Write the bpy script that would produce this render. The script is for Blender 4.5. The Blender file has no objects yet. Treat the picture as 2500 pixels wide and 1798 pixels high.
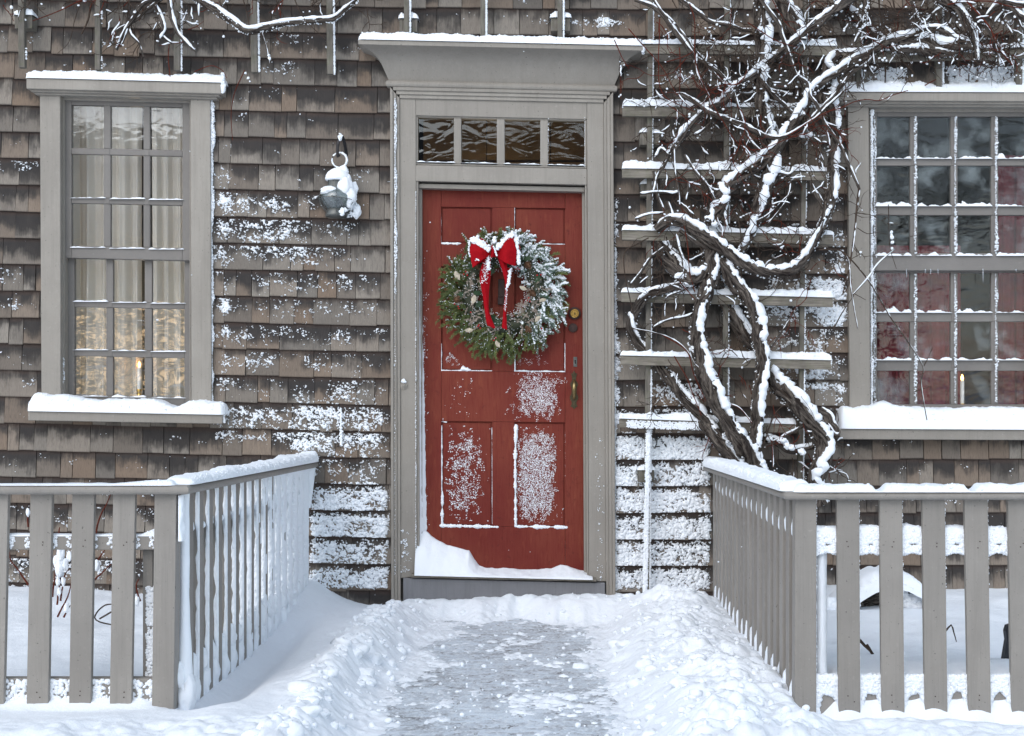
import bpy, math, random
import numpy as np
SC = bpy.context.scene
COL = SC.collection
random.seed(7)
RNG = np.random.default_rng(11)
PI = math.pi

# ------------------------------------------------------------------ camera
CAMY, CAMZ, FPX, VX, VY = -7.0, 1.15, 3185.0, 1355.0, 950.0
cam = bpy.data.objects.new('camera', bpy.data.cameras.new('camera'))
COL.objects.link(cam)
cam.location = (0, CAMY, CAMZ)
cam.rotation_euler = (PI/2, 0, 0)
cam.data.sensor_width = 36
cam.data.lens = FPX/2500*36
cam.data.shift_x = -(VX-1250)/2500
cam.data.shift_y = (VY-899)/2500
cam.data.clip_start = 0.05
cam.data.clip_end = 500
SC.camera = cam

# ------------------------------------------------------------------ light: overcast winter daylight
SUN_EL, SUN_AZ = 38.0, 205.0
w = bpy.data.worlds.new("World"); SC.world = w; w.use_nodes = True
nt = w.node_tree; nt.nodes.clear()
sky = nt.nodes.new('ShaderNodeTexSky'); sky.sky_type = 'NISHITA'; sky.sun_disc = False
sky.sun_elevation = math.radians(SUN_EL); sky.sun_rotation = math.radians(SUN_AZ)
sky.air_density = 1.0; sky.dust_density = 1.0; sky.ozone_density = 1.0
hsv = nt.nodes.new('ShaderNodeHueSaturation'); hsv.inputs['Saturation'].default_value = 0.60; hsv.inputs['Hue'].default_value = 0.485
bg = nt.nodes.new('ShaderNodeBackground'); bg.inputs['Strength'].default_value = 0.15
wo = nt.nodes.new('ShaderNodeOutputWorld')
nt.links.new(sky.outputs[0], hsv.inputs['Color']); nt.links.new(hsv.outputs[0], bg.inputs[0]); nt.links.new(bg.outputs[0], wo.inputs[0])
sl = bpy.data.lights.new('sun', 'SUN'); sl.energy = 0.5; sl.angle = math.radians(60); sl.color = (1.0, 0.98, 0.95)
so = bpy.data.objects.new('sun', sl); COL.objects.link(so)
_az = math.radians(SUN_AZ)
from mathutils import Vector, Matrix
sd = Vector((math.sin(_az)*math.cos(math.radians(SUN_EL)), math.cos(_az)*math.cos(math.radians(SUN_EL)), math.sin(math.radians(SUN_EL))))
so.rotation_euler = sd.to_track_quat('Z', 'Y').to_euler()
so.location = (-3, -10, 8)
SC.view_settings.view_transform = 'Standard'; SC.view_settings.look = 'None'
SC.view_settings.gamma = 1.0; SC.view_settings.use_curve_mapping = False
SC.view_settings.exposure = 0.82
SC.cycles.max_bounces = 6; SC.cycles.transparent_max_bounces = 12
SC.cycles.use_denoising = True

# ------------------------------------------------------------------ measuring: photo pixel at a known depth -> metres
def S(y): return FPX/(y-CAMY)
def X(px, y=0.0): return (px-VX)/S(y)
def Z(py, y=0.0): return CAMZ-(py-VY)/S(y)
def P(px, py, y): return (X(px, y), y, Z(py, y))

# ------------------------------------------------------------------ noise
def _h(ix, iy, iz, seed):
    h = (ix.astype(np.int64)*374761393 + iy.astype(np.int64)*668265263 + iz.astype(np.int64)*2147483647 + seed*974711) & 0xffffffff
    h = ((h ^ (h >> 13))*1274126177) & 0xffffffff
    return ((h ^ (h >> 16)) & 0xffff)/65535.0
def vn(x, y, z=0.0, seed=0):
    x, y, z = np.broadcast_arrays(np.asarray(x, float), np.asarray(y, float), np.asarray(z, float))
    x0, y0, z0 = np.floor(x), np.floor(y), np.floor(z)
    fx, fy, fz = x-x0, y-y0, z-z0
    fx, fy, fz = [f*f*(3-2*f) for f in (fx, fy, fz)]
    r = 0
    for dz in (0, 1):
        wz = fz if dz else 1-fz
        for dy in (0, 1):
            wy = fy if dy else 1-fy
            for dx in (0, 1):
                wx = fx if dx else 1-fx
                r = r + _h(x0+dx, y0+dy, z0+dz, seed)*wx*wy*wz
    return r*2-1
def fbm(x, y, z=0.0, oct=4, seed=0, gain=.5):
    a, r, n = 1.0, 0, 0
    x, y, z = np.asarray(x, float), np.asarray(y, float), np.asarray(z, float)
    for i in range(oct):
        r = r + a*vn(x*2**i, y*2**i, z*2**i, seed+i*17); n += a; a *= gain
    return r/n
def domes(x, y, cell, seed, rmin=.35, rmax=.75):
    """rounded clods: highest hemisphere over the point, in cell units"""
    gx, gy = np.floor(x/cell), np.floor(y/cell)
    best = np.zeros_like(x)
    for dx in (-1, 0, 1):
        for dy in (-1, 0, 1):
            cx, cy = gx+dx, gy+dy
            z = np.zeros_like(cx)
            px = (cx+_h(cx, cy, z, seed))*cell; py = (cy+_h(cx, cy, z, seed+5))*cell
            r = cell*(rmin+(rmax-rmin)*_h(cx, cy, z, seed+9))
            d2 = ((x-px)**2+(y-py)**2)/r**2
            best = np.maximum(best, np.sqrt(np.clip(1-d2, 0, 1))*r)
    return best
def sstep(a, b, x):
    t = np.clip((x-a)/(b-a), 0, 1); return t*t*(3-2*t)

# ------------------------------------------------------------------ objects
def tag(o, label=None, cat=None, group=None, kind=None):
    if label: o['label'] = label
    if cat: o['category'] = cat
    if group: o['group'] = group
    if kind: o['kind'] = kind
    return o
def empty(name, loc=(0, 0, 0), label=None, cat=None, group=None):
    o = bpy.data.objects.new(name, None); COL.objects.link(o); o.location = loc
    o.empty_display_size = .1
    return tag(o, label, cat, group)

class MB:
    """collects geometry in world coordinates, builds ONE mesh object"""
    def __init__(s): s.v = []; s.f = []; s.uv = []; s.c = []; s.n = 0
    def add(s, v, f, uv=None, c=None):
        v = np.asarray(v, float).reshape(-1, 3)
        f = np.asarray(f, np.int64)
        s.v.append(v); s.f.append(f+s.n)
        s.uv.append(np.zeros((len(v), 2)) if uv is None else np.asarray(uv, float))
        if c is None: c = np.full((len(v), 3), RNG.random())
        c = np.asarray(c, float)
        if c.ndim == 1: c = np.tile(c, (len(v), 1))
        s.c.append(c)
        s.n += len(v); return s
    def box(s, x0, y0, z0, x1, y1, z1, shear=0.0, c=None):
        """axis box; shear = dz per dx so a sagging horizontal stays true"""
        if x0 > x1: x0, x1 = x1, x0
        if y0 > y1: y0, y1 = y1, y0
        if z0 > z1: z0, z1 = z1, z0
        v = [(x, y, z+shear*(x-x0)) for z in (z0, z1) for y in (y0, y1) for x in (x0, x1)]
        f = [(0, 2, 3, 1), (4, 5, 7, 6), (0, 1, 5, 4), (2, 6, 7, 3), (0, 4, 6, 2), (1, 3, 7, 5)]
        return s.add(v, f, c=c)
    def pbox(s, px0, py0, px1, py1, yf, yb, shear=0.0):
        """box whose front face, at depth yf, covers the measured photo rectangle (py at the left end; shear = px fall per px)"""
        x0, x1 = X(px0, yf), X(px1, yf)
        return s.box(x0, yf, Z(py1, yf), x1, yb, Z(py0, yf), -shear)
    def quadbox(s, pts, yf, yb):
        """prism from 4+ photo points on the front face"""
        p = [P(a, b, yf) for a, b in pts]; n = len(p)
        v = p+[(q[0], yb, q[2]) for q in p]
        s.poly(v, [list(range(n))[::-1], list(range(n, 2*n))]+[[i, (i+1) % n, n+(i+1) % n, n+i] for i in range(n)])
        return s
    def poly(s, v, faces):
        v = np.asarray(v, float)
        for k in sorted({len(f) for f in faces}):
            s.add(v, [f for f in faces if len(f) == k])
        return s
    def tube(s, pts, rad, seg=8, ridge=0.0, seed=0, cap=True, flat=1.0, color=None):
        pts = np.asarray(pts, float); n = len(pts)
        rad = np.broadcast_to(np.asarray(rad, float), (n,))
        t = np.gradient(pts, axis=0); t /= np.linalg.norm(t, axis=1)[:, None]+1e-9
        ref = np.tile(np.array([0.0, 1.0, 0.0]), (n, 1))
        a = np.cross(t, ref)
        bad = np.linalg.norm(a, axis=1) < .15
        a[bad] = np.cross(t[bad], np.array([1.0, 0, 0]))
        a /= np.linalg.norm(a, axis=1)[:, None]+1e-9
        b = np.cross(a, t)
        ang = np.linspace(0, 2*PI, seg, endpoint=False)
        L = np.concatenate([[0], np.cumsum(np.linalg.norm(np.diff(pts, axis=0), axis=1))])
        R = rad[:, None]*np.ones((1, seg))
        if ridge > 0:
            tw = L[:, None]*9.0
            R = R*(1+ridge*(vn(np.cos(ang+tw)*2.6+seed, np.sin(ang+tw)*2.6, L[:, None]*7, seed)+.5*vn(np.cos(ang+tw)*6, np.sin(ang+tw)*6, L[:, None]*25, seed+3)))
        v = pts[:, None]+R[..., None]*(np.cos(ang)[None, :, None]*a[:, None]+flat*np.sin(ang)[None, :, None]*b[:, None])
        i = np.arange(n-1)[:, None]*seg; j = np.arange(seg)[None]
        j2 = (j+1) % seg
        f = np.stack([i+j, i+j2, i+seg+j2, i+seg+j], -1).reshape(-1, 4)
        uv = np.stack([np.broadcast_to(ang/(2*PI), (n, seg)), np.broadcast_to(L[:, None], (n, seg))], -1).reshape(-1, 2)
        cc = np.full((n*seg, 3), random.random()) if color is None else np.tile(np.asarray(color, float), (n*seg, 1))
        s.add(v.reshape(-1, 3), f, uv, cc)
        if cap:
            for k in (0, n-1):
                r = v[k]; m = r.mean(0)
                vv = np.vstack([r, m]); q = np.arange(seg)
                ff = np.stack([q, (q+1) % seg, np.full(seg, seg)], -1)
                s.add(vv, ff if k else ff[:, ::-1], c=cc[:seg+1] if seg+1 <= len(cc) else None)
        return s
    def lumps(s, c, r, flat=.75, seed=0):
        """many small irregular snow lumps (icosahedra)"""
        c = np.asarray(c, float); r = np.broadcast_to(np.asarray(r, float), (len(c),))
        N = len(c)
        if N == 0: return s
        g = (1+5**.5)/2
        iv = np.array([(-1, g, 0), (1, g, 0), (-1, -g, 0), (1, -g, 0), (0, -1, g), (0, 1, g), (0, -1, -g), (0, 1, -g), (g, 0, -1), (g, 0, 1), (-g, 0, -1), (-g, 0, 1)])/math.sqrt(1+g*g)
        fi = np.array([(0, 11, 5), (0, 5, 1), (0, 1, 7), (0, 7, 10), (0, 10, 11), (1, 5, 9), (5, 11, 4), (11, 10, 2), (10, 7, 6), (7, 1, 8), (3, 9, 4), (3, 4, 2), (3, 2, 6), (3, 6, 8), (3, 8, 9), (4, 9, 5), (2, 4, 11), (6, 2, 10), (8, 6, 7), (9, 8, 1)])
        rg = np.random.default_rng(seed+101)
        th = rg.random(N)*2*PI
        v = np.tile(iv, (N, 1, 1))*(1+.28*(rg.random((N, 12, 1))*2-1))
        co, si = np.cos(th)[:, None], np.sin(th)[:, None]
        v = np.stack([v[..., 0]*co-v[..., 2]*si, v[..., 1], v[..., 0]*si+v[..., 2]*co], -1)
        v = v*(r[:, None, None]*np.array([1.1, flat, 1.0])*(1+.25*(rg.random((N, 1, 3))*2-1)))+c[:, None]
        f = fi[None]+12*np.arange(N)[:, None, None]
        return s.add(v.reshape(-1, 3), f.reshape(-1, 3), c=np.zeros((N*12, 3)))
    def blob(s, c, rx, ry, rz, seed=0, amp=.22, n=14):
        """one soft irregular heap of snow"""
        th = np.linspace(0, 2*PI, n*2, endpoint=False); ph = np.linspace(.06, PI-.06, n)
        T, Q = np.meshgrid(th, ph)
        d = np.stack([np.sin(Q)*np.cos(T), np.sin(Q)*np.sin(T), np.cos(Q)], -1)
        k = 1+amp*fbm(d[..., 0]*1.8+seed*3.1, d[..., 1]*1.8, d[..., 2]*1.8, 3, seed % 97)*1.6
        v = np.array(c)+d*k[..., None]*np.array([rx, ry, rz])
        m, q = T.shape; i = np.arange(m-1)[:, None]*q; j = np.arange(q)[None]; j2 = (j+1) % q
        f = np.stack([i+j, i+q+j, i+q+j2, i+j2], -1).reshape(-1, 4)
        s.add(v.reshape(-1, 3), f, c=np.zeros(3)); return s
    def ribbon(s, z0, z1, a0, a1, fun, step=.006, k=7):
        """snow plastered on a vertical edge: fun(z, t)->(x,y) with t across the edge 0..1"""
        z = np.arange(z0, z1, step); t = np.linspace(0, 1, k); Zg, Tg = np.meshgrid(z, t, indexing='ij')
        x, y = fun(Zg, Tg); n = k; i = np.arange(len(z)-1)[:, None]*n; j = np.arange(n-1)[None]
        s.add(np.stack([x, y, Zg], -1).reshape(-1, 3), np.stack([i+j, i+j+1, i+n+j+1, i+n+j], -1).reshape(-1, 4), c=np.zeros(3)); return s
    def build(s, name, mat, parent=None, smooth=False, bevel=0.0, label=None, kind=None):
        me = bpy.data.meshes.new(name)
        V = np.concatenate(s.v) if s.v else np.zeros((0, 3))
        loops, starts, tot = [], [], 0
        for f in s.f:
            k = f.shape[1]
            loops.append(f.reshape(-1)); starts.append(tot+np.arange(len(f))*k); tot += f.size
        lo = np.concatenate(loops); st = np.concatenate(starts)
        me.vertices.add(len(V)); me.vertices.foreach_set('co', V.astype(np.float32).ravel())
        me.loops.add(len(lo)); me.loops.foreach_set('vertex_index', lo.astype(np.int32))
        me.polygons.add(len(st)); me.polygons.foreach_set('loop_start', st.astype(np.int32))
        me.update(calc_edges=True)
        me.validate()
        UV = np.concatenate(s.uv); C = np.concatenate(s.c)
        li = np.zeros(len(me.loops), np.int32); me.loops.foreach_get('vertex_index', li)
        ul = me.uv_layers.new(name='UVMap'); ul.data.foreach_set('uv', UV[li].astype(np.float32).ravel())
        at = me.attributes.new('rnd', 'FLOAT_COLOR', 'POINT')
        at.data.foreach_set('color', np.concatenate([C, np.ones((len(C), 1))], 1).astype(np.float32).ravel())
        me.polygons.foreach_set('use_smooth', np.full(len(me.polygons), bool(smooth)))
        me.materials.append(mat)
        o = bpy.data.objects.new(name, me); COL.objects.link(o)
        if parent is not None:
            o.parent = parent
            # geometry is in world coordinates: cancel the parent's placement
            off = Vector(parent.get('_wl', parent.location)) if parent.type == 'EMPTY' else Vector((0, 0, 0))
            if parent.type == 'EMPTY': o.location = -Vector(parent.location)
        if bevel:
            b = o.modifiers.new('bevel', 'BEVEL'); b.width = bevel; b.segments = 2; b.limit_method = 'ANGLE'; b.angle_limit = math.radians(50)
        if label: o['label'] = label
        if kind: o['kind'] = kind
        return o

def spline(pts, step=.012):
    p = np.asarray(pts, float)
    if len(p) == 2:
        n = max(2, int(np.linalg.norm(p[1]-p[0])/step)+1)
        return p[0]+(p[1]-p[0])*np.linspace(0, 1, n)[:, None]
    q = np.vstack([2*p[0]-p[1], p, 2*p[-1]-p[-2]])
    out = []
    for i in range(1, len(q)-2):
        n = max(2, int(np.linalg.norm(q[i+1][:3]-q[i][:3])/step))
        t = np.linspace(0, 1, n, endpoint=False)[:, None]
        out.append(.5*((2*q[i])+(-q[i-1]+q[i+1])*t+(2*q[i-1]-5*q[i]+4*q[i+1]-q[i+2])*t*t+(-q[i-1]+3*q[i]-3*q[i+1]+q[i+2])*t**3))
    out.append(q[-2][None])
    return np.concatenate(out)

# snow laid along a line of support: cross-section is a dome `w` wide (along nrm direction) and `h` high
def snow_bank(mb, x0, x1, yf, yb, zfun, hfun, seed=0, step=.01, nseg=12, over=.006, drop=.0, round_end=.03, face=0.3):
    n = max(3, int((x1-x0)/step)); xs = np.linspace(x0, x1, n)
    z = zfun(xs); h = hfun(xs)
    e = np.minimum(xs-x0, x1-xs); e = np.sqrt(np.clip(1-(1-np.clip(e/round_end, 0, 1))**2, 0, 1))
    h = np.maximum(h*e, .0008)
    a = np.linspace(0, PI, nseg)
    ww = (yb-yf)/2+over; yc = (yb+yf)/2
    cy = -np.sign(np.cos(a))*np.abs(np.cos(a))**.55; cz = np.sin(a)**.6
    Y = yc+cy[None]*ww*(.75+.25*e[:, None])
    Zz = z[:, None]-drop*(1-cz[None])+h[:, None]*cz[None]
    Xs = np.broadcast_to(xs[:, None], Y.shape)
    nz = fbm(Xs*22, Y*22, Zz*22, 3, seed)
    fine = fbm(Xs*75, Y*75, Zz*75, 2, seed+4)
    amp = np.clip(h[:, None]*.30, 0, .011)*(cz[None] > .05)
    Zz = Zz+nz*amp+fine*amp*.45; Y = Y+fine*amp*.5*(-1)
    v = np.stack([Xs, Y, Zz], -1)
    nc = int((x1-x0)*130)
    if nc > 10:      # crumbs along the lip
        rgl = np.random.default_rng(seed+5); ii = rgl.integers(1, n-1, nc); jj = rgl.integers(1, 5, nc)
        mb.lumps(v[ii, jj]+np.stack([np.zeros(nc), -.001*rgl.random(nc), np.zeros(nc)], -1), (.0016+.0034*rgl.random(nc)**2)*np.clip(h[ii]/.02, .3, 1), .8, seed)
    i = np.arange(n-1)[:, None]*nseg; j = np.arange(nseg-1)[None]
    f = np.stack([i+j, i+nseg+j, i+nseg+j+1, i+j+1], -1).reshape(-1, 4)
    mb.add(v.reshape(-1, 3), f, c=np.zeros(3))
    for k in (0, n-1):
        r = v[k]; m = r.mean(0); q = np.arange(nseg-1)
        mb.add(np.vstack([r, m]), np.stack([q, q+1, np.full(nseg-1, nseg)], -1), c=np.zeros(3))
    return mb

# ------------------------------------------------------------------ materials
class N:
    def __init__(s, name):
        s.m = bpy.data.materials.new(name); s.m.use_nodes = True; s.t = s.m.node_tree; s.t.nodes.clear()
        s.out = s.t.nodes.new('ShaderNodeOutputMaterial')
    def n(s, typ, props=None, **inp):
        nd = s.t.nodes.new(typ)
        for k, v in (props or {}).items(): setattr(nd, k, v)
        for k, v in inp.items():
            key = int(k[1:]) if k[0] == '_' and k[1:].isdigit() else k.replace('_', ' ')
            s.set(nd.inputs[key], v)
        return nd
    def set(s, sock, v):
        if hasattr(v, 'is_output') or isinstance(v, bpy.types.NodeSocket): s.t.links.new(v, sock)
        else:
            if isinstance(v, tuple) and len(v) == 3 and sock.type == 'RGBA': v = v+(1,)
            sock.default_value = v
    def obj(s): return s.n('ShaderNodeTexCoord').outputs['Object']
    def uv(s): return s.n('ShaderNodeTexCoord').outputs['UV']
    def rnd(s):
        a = s.n('ShaderNodeAttribute', {'attribute_name': 'rnd'})
        sp = s.n('ShaderNodeSeparateColor'); s.set(sp.inputs[0], a.outputs['Color']); return sp.outputs
    def map(s, vec, scale, loc=(0, 0, 0)):
        m = s.n('ShaderNodeMapping'); s.set(m.inputs['Vector'], vec); s.set(m.inputs['Scale'], scale); s.set(m.inputs['Location'], loc); return m.outputs[0]
    def noise(s, vec, scale=5, detail=4, rough=.55, dist=0.0):
        m = s.n('ShaderNodeTexNoise'); s.set(m.inputs['Vector'], vec)
        m.inputs['Scale'].default_value = scale; m.inputs['Detail'].default_value = detail; m.inputs['Roughness'].default_value = rough; m.inputs['Distortion'].default_value = dist
        return m.outputs[0]
    def math(s, op, a, b=0.0, clamp=False):
        m = s.n('ShaderNodeMath', {'operation': op, 'use_clamp': clamp}); s.set(m.inputs[0], a); s.set(m.inputs[1], b); return m.outputs[0]
    def ramp(s, fac, stops, interp='LINEAR'):
        r = s.n('ShaderNodeValToRGB'); s.set(r.inputs[0], fac); cr = r.color_ramp; cr.interpolation = interp
        while len(cr.elements) < len(stops): cr.elements.new(.5)
        for e, (p, c) in zip(cr.elements, stops):
            e.position = p; e.color = (c if isinstance(c, tuple) else (c, c, c))+(1,)
        return r.outputs[0]
    def mix(s, fac, a, b, mode='MIX'):
        m = s.n('ShaderNodeMix', {'data_type': 'RGBA', 'blend_type': mode}); s.set(m.inputs[0], fac); s.set(m.inputs[6], a); s.set(m.inputs[7], b); return m.outputs[2]
    def bump(s, h, strength=.3, dist=.002, normal=None):
        b = s.n('ShaderNodeBump'); s.set(b.inputs['Height'], h); b.inputs['Strength'].default_value = strength; b.inputs['Distance'].default_value = dist
        if normal is not None: s.set(b.inputs['Normal'], normal)
        return b.outputs[0]
    def bsdf(s, color, rough=.6, normal=None, **kw):
        b = s.n('ShaderNodeBsdfPrincipled'); s.set(b.inputs['Base Color'], color); s.set(b.inputs['Roughness'], rough)
        if normal is not None: s.set(b.inputs['Normal'], normal)
        for k, v in kw.items(): s.set(b.inputs[k.replace('_', ' ')], v)
        s.set(s.out.inputs[0], b.outputs[0]); return b
MAT = {}

def m_snow(name, col=(.86, .895, .94), bump=.5):
    a = N(name); o = a.obj()
    n1 = a.noise(o, 70, 5, .6); n2 = a.noise(o, 420, 2, .5); n3 = a.noise(o, 6, 3, .5)
    h = a.math('ADD', n1, a.math('MULTIPLY', n2, .35))
    c = a.mix(n3, col, tuple(min(1, x*1.04) for x in col))
    a.bsdf(c, .75, a.bump(h, bump, .006), Specular_IOR_Level=.25)
    MAT[name] = a.m
m_snow('snow'); m_snow('snow_cap', bump=.35)

def m_shingle():
    a = N('cedar_shingle'); r = a.rnd(); uv = a.uv(); o = a.obj()
    sp = a.n('ShaderNodeSeparateXYZ'); a.set(sp.inputs[0], uv); u, v = sp.outputs[0], sp.outputs[1]
    off = a.n('ShaderNodeCombineXYZ'); a.set(off.inputs[0], a.math('MULTIPLY', r[0], 37)); a.set(off.inputs[1], a.math('MULTIPLY', r[1], 23)); a.set(off.inputs[2], a.math('MULTIPLY', r[2], 11))
    vec = a.n('ShaderNodeVectorMath', {'operation': 'ADD'}); a.set(vec.inputs[0], uv); a.set(vec.inputs[1], off.outputs[0]); vec = vec.outputs[0]
    streak = a.noise(a.map(vec, (110, 1.3, 3)), 1, 5, .6)
    fine = a.noise(a.map(vec, (420, 5, 3)), 1, 4, .6)
    blot = a.noise(a.map(vec, (16, 1.6, 2)), 1, 3, .5)
    big = a.noise(o, 1.3, 4, .6)
    # dark lichen/tannin stain with a ragged lower edge, heavier on some boards
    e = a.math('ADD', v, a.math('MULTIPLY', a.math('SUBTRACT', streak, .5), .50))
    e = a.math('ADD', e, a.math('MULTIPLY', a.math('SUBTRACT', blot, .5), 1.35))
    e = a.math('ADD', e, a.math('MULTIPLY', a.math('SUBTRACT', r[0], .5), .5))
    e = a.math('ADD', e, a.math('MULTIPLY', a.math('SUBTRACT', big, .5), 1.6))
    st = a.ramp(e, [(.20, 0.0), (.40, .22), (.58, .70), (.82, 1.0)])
    grey = a.mix(r[1], (.155, .141, .124), (.325, .293, .253))
    warm = a.mix(a.math('MULTIPLY', a.math('MULTIPLY', r[2], r[2]), .8), grey, (.235, .162, .110))
    warm = a.mix(a.math('MULTIPLY', streak, .5), warm, (.13, .108, .095))
    dark = a.mix(blot, (.024, .024, .026), (.062, .054, .049))
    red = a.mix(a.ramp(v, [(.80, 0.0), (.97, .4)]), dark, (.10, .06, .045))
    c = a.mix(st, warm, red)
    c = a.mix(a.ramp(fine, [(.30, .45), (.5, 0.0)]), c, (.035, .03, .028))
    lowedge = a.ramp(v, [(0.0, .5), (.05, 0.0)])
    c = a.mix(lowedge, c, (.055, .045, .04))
    h = a.math('ADD', a.math('MULTIPLY', streak, .8), a.math('MULTIPLY', fine, .5))
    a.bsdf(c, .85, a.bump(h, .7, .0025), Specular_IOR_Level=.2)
    MAT['shingle'] = a.m
m_shingle()

def m_trim(name, c1, c2, dirt=0):
    a = N(name); o = a.obj()
    n1 = a.noise(o, 3.5, 5, .65); g = a.noise(a.map(o, (18, 18, 140)), 1, 4, .6); g2 = a.noise(o, 60, 4, .6); sp = a.noise(o, 150, 2, .5)
    rr_ = a.rnd()
    c = a.mix(a.ramp(n1, [(.35, 0.0), (.65, 1.0)]), c1, c2)
    c = a.mix(a.math('MULTIPLY', rr_[0], .38), c, tuple(x*.72 for x in c1))
    c = a.mix(a.ramp(g2, [(.60, 0.0), (.78, .45)]), c, tuple(x*1.25 for x in c2))
    c = a.mix(a.ramp(sp, [(.70, 0.0), (.76, .5)]), c, tuple(x*.45 for x in c1))
    if dirt:
        dr = a.noise(a.map(o, (30, 30, 1.6)), 1, 5, .7); gv = a.noise(a.map(o, (160, 160, 5)), 1, 4, .65); sp2 = a.noise(o, 95, 2, .5)
        c = a.mix(a.ramp(dr, [(.48, 0.0), (.74, .42)]), c, tuple(x*.72 for x in c1))
        c = a.mix(a.ramp(gv, [(.28, .35), (.46, 0.0)]), c, tuple(x*.7 for x in c1))
        c = a.mix(a.ramp(sp2, [(.71, 0.0), (.75, .7)]), c, (.05, .045, .04))
        g = gv
    h = a.math('ADD', g, a.math('MULTIPLY', g2, .8))
    a.bsdf(c, .55, a.bump(h, .35, .0015), Specular_IOR_Level=.35)
    MAT[name] = a.m
m_trim('trim', (.272, .248, .218), (.318, .291, .256), 1)
m_trim('sash', (.180, .167, .155), (.215, .200, .186))
m_trim('fence', (.265, .244, .220), (.310, .286, .258), 1)
m_trim('stepboard', (.17, .17, .18), (.21, .21, .22), 1)

def m_red():
    a = N('red_door_paint'); o = a.obj()
    n1 = a.noise(a.map(o, (2.2, 2.2, 1.2)), 1, 5, .6); g = a.noise(a.map(o, (170, 170, 10)), 1, 5, .65); g2 = a.noise(a.map(o, (40, 40, 9)), 1, 4, .6)
    c = a.mix(a.ramp(n1, [(.35, 0.0), (.66, 1.0)]), (.145, .022, .016), (.205, .048, .028))
    c = a.mix(a.ramp(g, [(.35, .5), (.52, 0.0)]), c, (.13, .014, .011))
    c = a.mix(a.ramp(g2, [(.56, 0.0), (.8, .5)]), c, (.25, .066, .034))
    wr = a.noise(o, 24, 6, .7); c = a.mix(a.ramp(wr, [(.58, 0.0), (.70, .55)]), c, (.085, .014, .012)); a.bsdf(c, .6, a.bump(g, .8, .002), Specular_IOR_Level=.18)
    MAT['red'] = a.m
m_red()

def m_wood(name, c1, c2, green=.0, axis='x'):
    a = N(name); o = a.obj()
    sc = (7, 120, 120) if axis == 'x' else (120, 120, 7)
    g = a.noise(a.map(o, sc), 1, 5, .65); b = a.noise(o, 9, 4, .6); b2 = a.noise(o, 38, 3, .6)
    c = a.mix(a.ramp(g, [(.3, 0.0), (.68, 1.0)]), c1, c2)
    c = a.mix(a.ramp(b, [(.42, 0.0), (.75, .65)]), c, tuple(x*.45 for x in c1))
    if green: c = a.mix(a.ramp(b2, [(.48, 0.0), (.7, green)]), c, (.13, .15, .07))
    a.bsdf(c, .85, a.bump(g, .7, .002), Specular_IOR_Level=.2)
    MAT[name] = a.m
m_wood('rail_wood', (.13, .115, .095), (.30, .27, .23), .22)
m_wood('post_wood', (.11, .10, .085), (.22, .20, .175), .25, 'z')

def m_bark(name, d, l, red=0.0):
    a = N(name); uv = a.uv(); o = a.obj(); r = a.rnd()
    sp = a.n('ShaderNodeSeparateXYZ'); a.set(sp.inputs[0], uv)
    tw = a.n('ShaderNodeCombineXYZ'); a.set(tw.inputs[0], a.math('MULTIPLY', a.math('ADD', sp.outputs[0], a.math('MULTIPLY', sp.outputs[1], 1.3)), 14)); a.set(tw.inputs[1], a.math('MULTIPLY', sp.outputs[1], 9)); a.set(tw.inputs[2], a.math('MULTIPLY', r[0], 20))
    g = a.noise(tw.outputs[0], 1, 5, .7); b = a.noise(o, 45, 4, .6)
    c = a.mix(a.ramp(g, [(.42, 0.0), (.68, 1.0)]), d, l)
    c = a.mix(a.ramp(b, [(.5, 0.0), (.75, .6)]), c, tuple(x*.6 for x in d))
    a.bsdf(c, .9, a.bump(g, 1.0, .006), Specular_IOR_Level=.15)
    MAT[name] = a.m
m_bark('bark', (.026, .020, .018), (.21, .180, .155))
m_bark('twig', (.045, .030, .024), (.14, .105, .08))
m_bark('red_twig', (.11, .022, .014), (.18, .05, .03))

def simple(name, c, rough=.5, metal=0.0, nscale=40, var=.35, bump=.2, **kw):
    a = N(name); o = a.obj(); n = a.noise(o, nscale, 4, .6)
    cc = a.mix(a.ramp(n, [(.3, 0.0), (.7, 1.0)]), tuple(x*(1-var) for x in c), tuple(min(1, x*(1+var)) for x in c))
    a.bsdf(cc, rough, a.bump(n, bump, .002), Metallic=metal, **kw); MAT[name] = a.m
simple('iron', (.03, .028, .03), .5, .6)
simple('old_brass', (.075, .06, .035), .42, .8, 60)
simple('worn_brass', (.34, .26, .12), .3, .9, 60)
simple('gold_brass', (.80, .52, .16), .22, 1.0, 80, .1)
simple('dark_ring', (.045, .022, .018), .45, .3)
simple('pewter', (.12, .125, .12), .42, .55, 30)
def m_curtain():
    a = N('curtain'); o = a.obj(); n = a.noise(o, 14, 3, .6)
    c = a.mix(n, (.86, .84, .79), (.91, .89, .85))
    d = a.n('ShaderNodeBsdfDiffuse'); a.set(d.inputs[0], c); t = a.n('ShaderNodeBsdfTranslucent'); a.set(t.inputs[0], c)
    m = a.n('ShaderNodeMixShader'); m.inputs[0].default_value = .4; a.set(m.inputs[1], d.outputs[0]); a.set(m.inputs[2], t.outputs[0]); a.set(a.out.inputs[0], m.outputs[0]); MAT['curtain'] = a.m
m_curtain()
simple('red_curtain', (.17, .022, .032), .9, 0, 10, .3, .2)
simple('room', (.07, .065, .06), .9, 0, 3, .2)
simple('panelling', (.30, .21, .12), .7, 0, 4, .3)
simple('candle_wax', (.85, .84, .80), .5, 0, 20, .04)
simple('velvet', (.30, .003, .008), .8, 0, 90, .15, .1, Specular_IOR_Level=.1)
simple('berry', (.38, .008, .012), .25, 0, 20, .15)
simple('cone', (.15, .075, .038), .75, 0, 120, .5)
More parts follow.
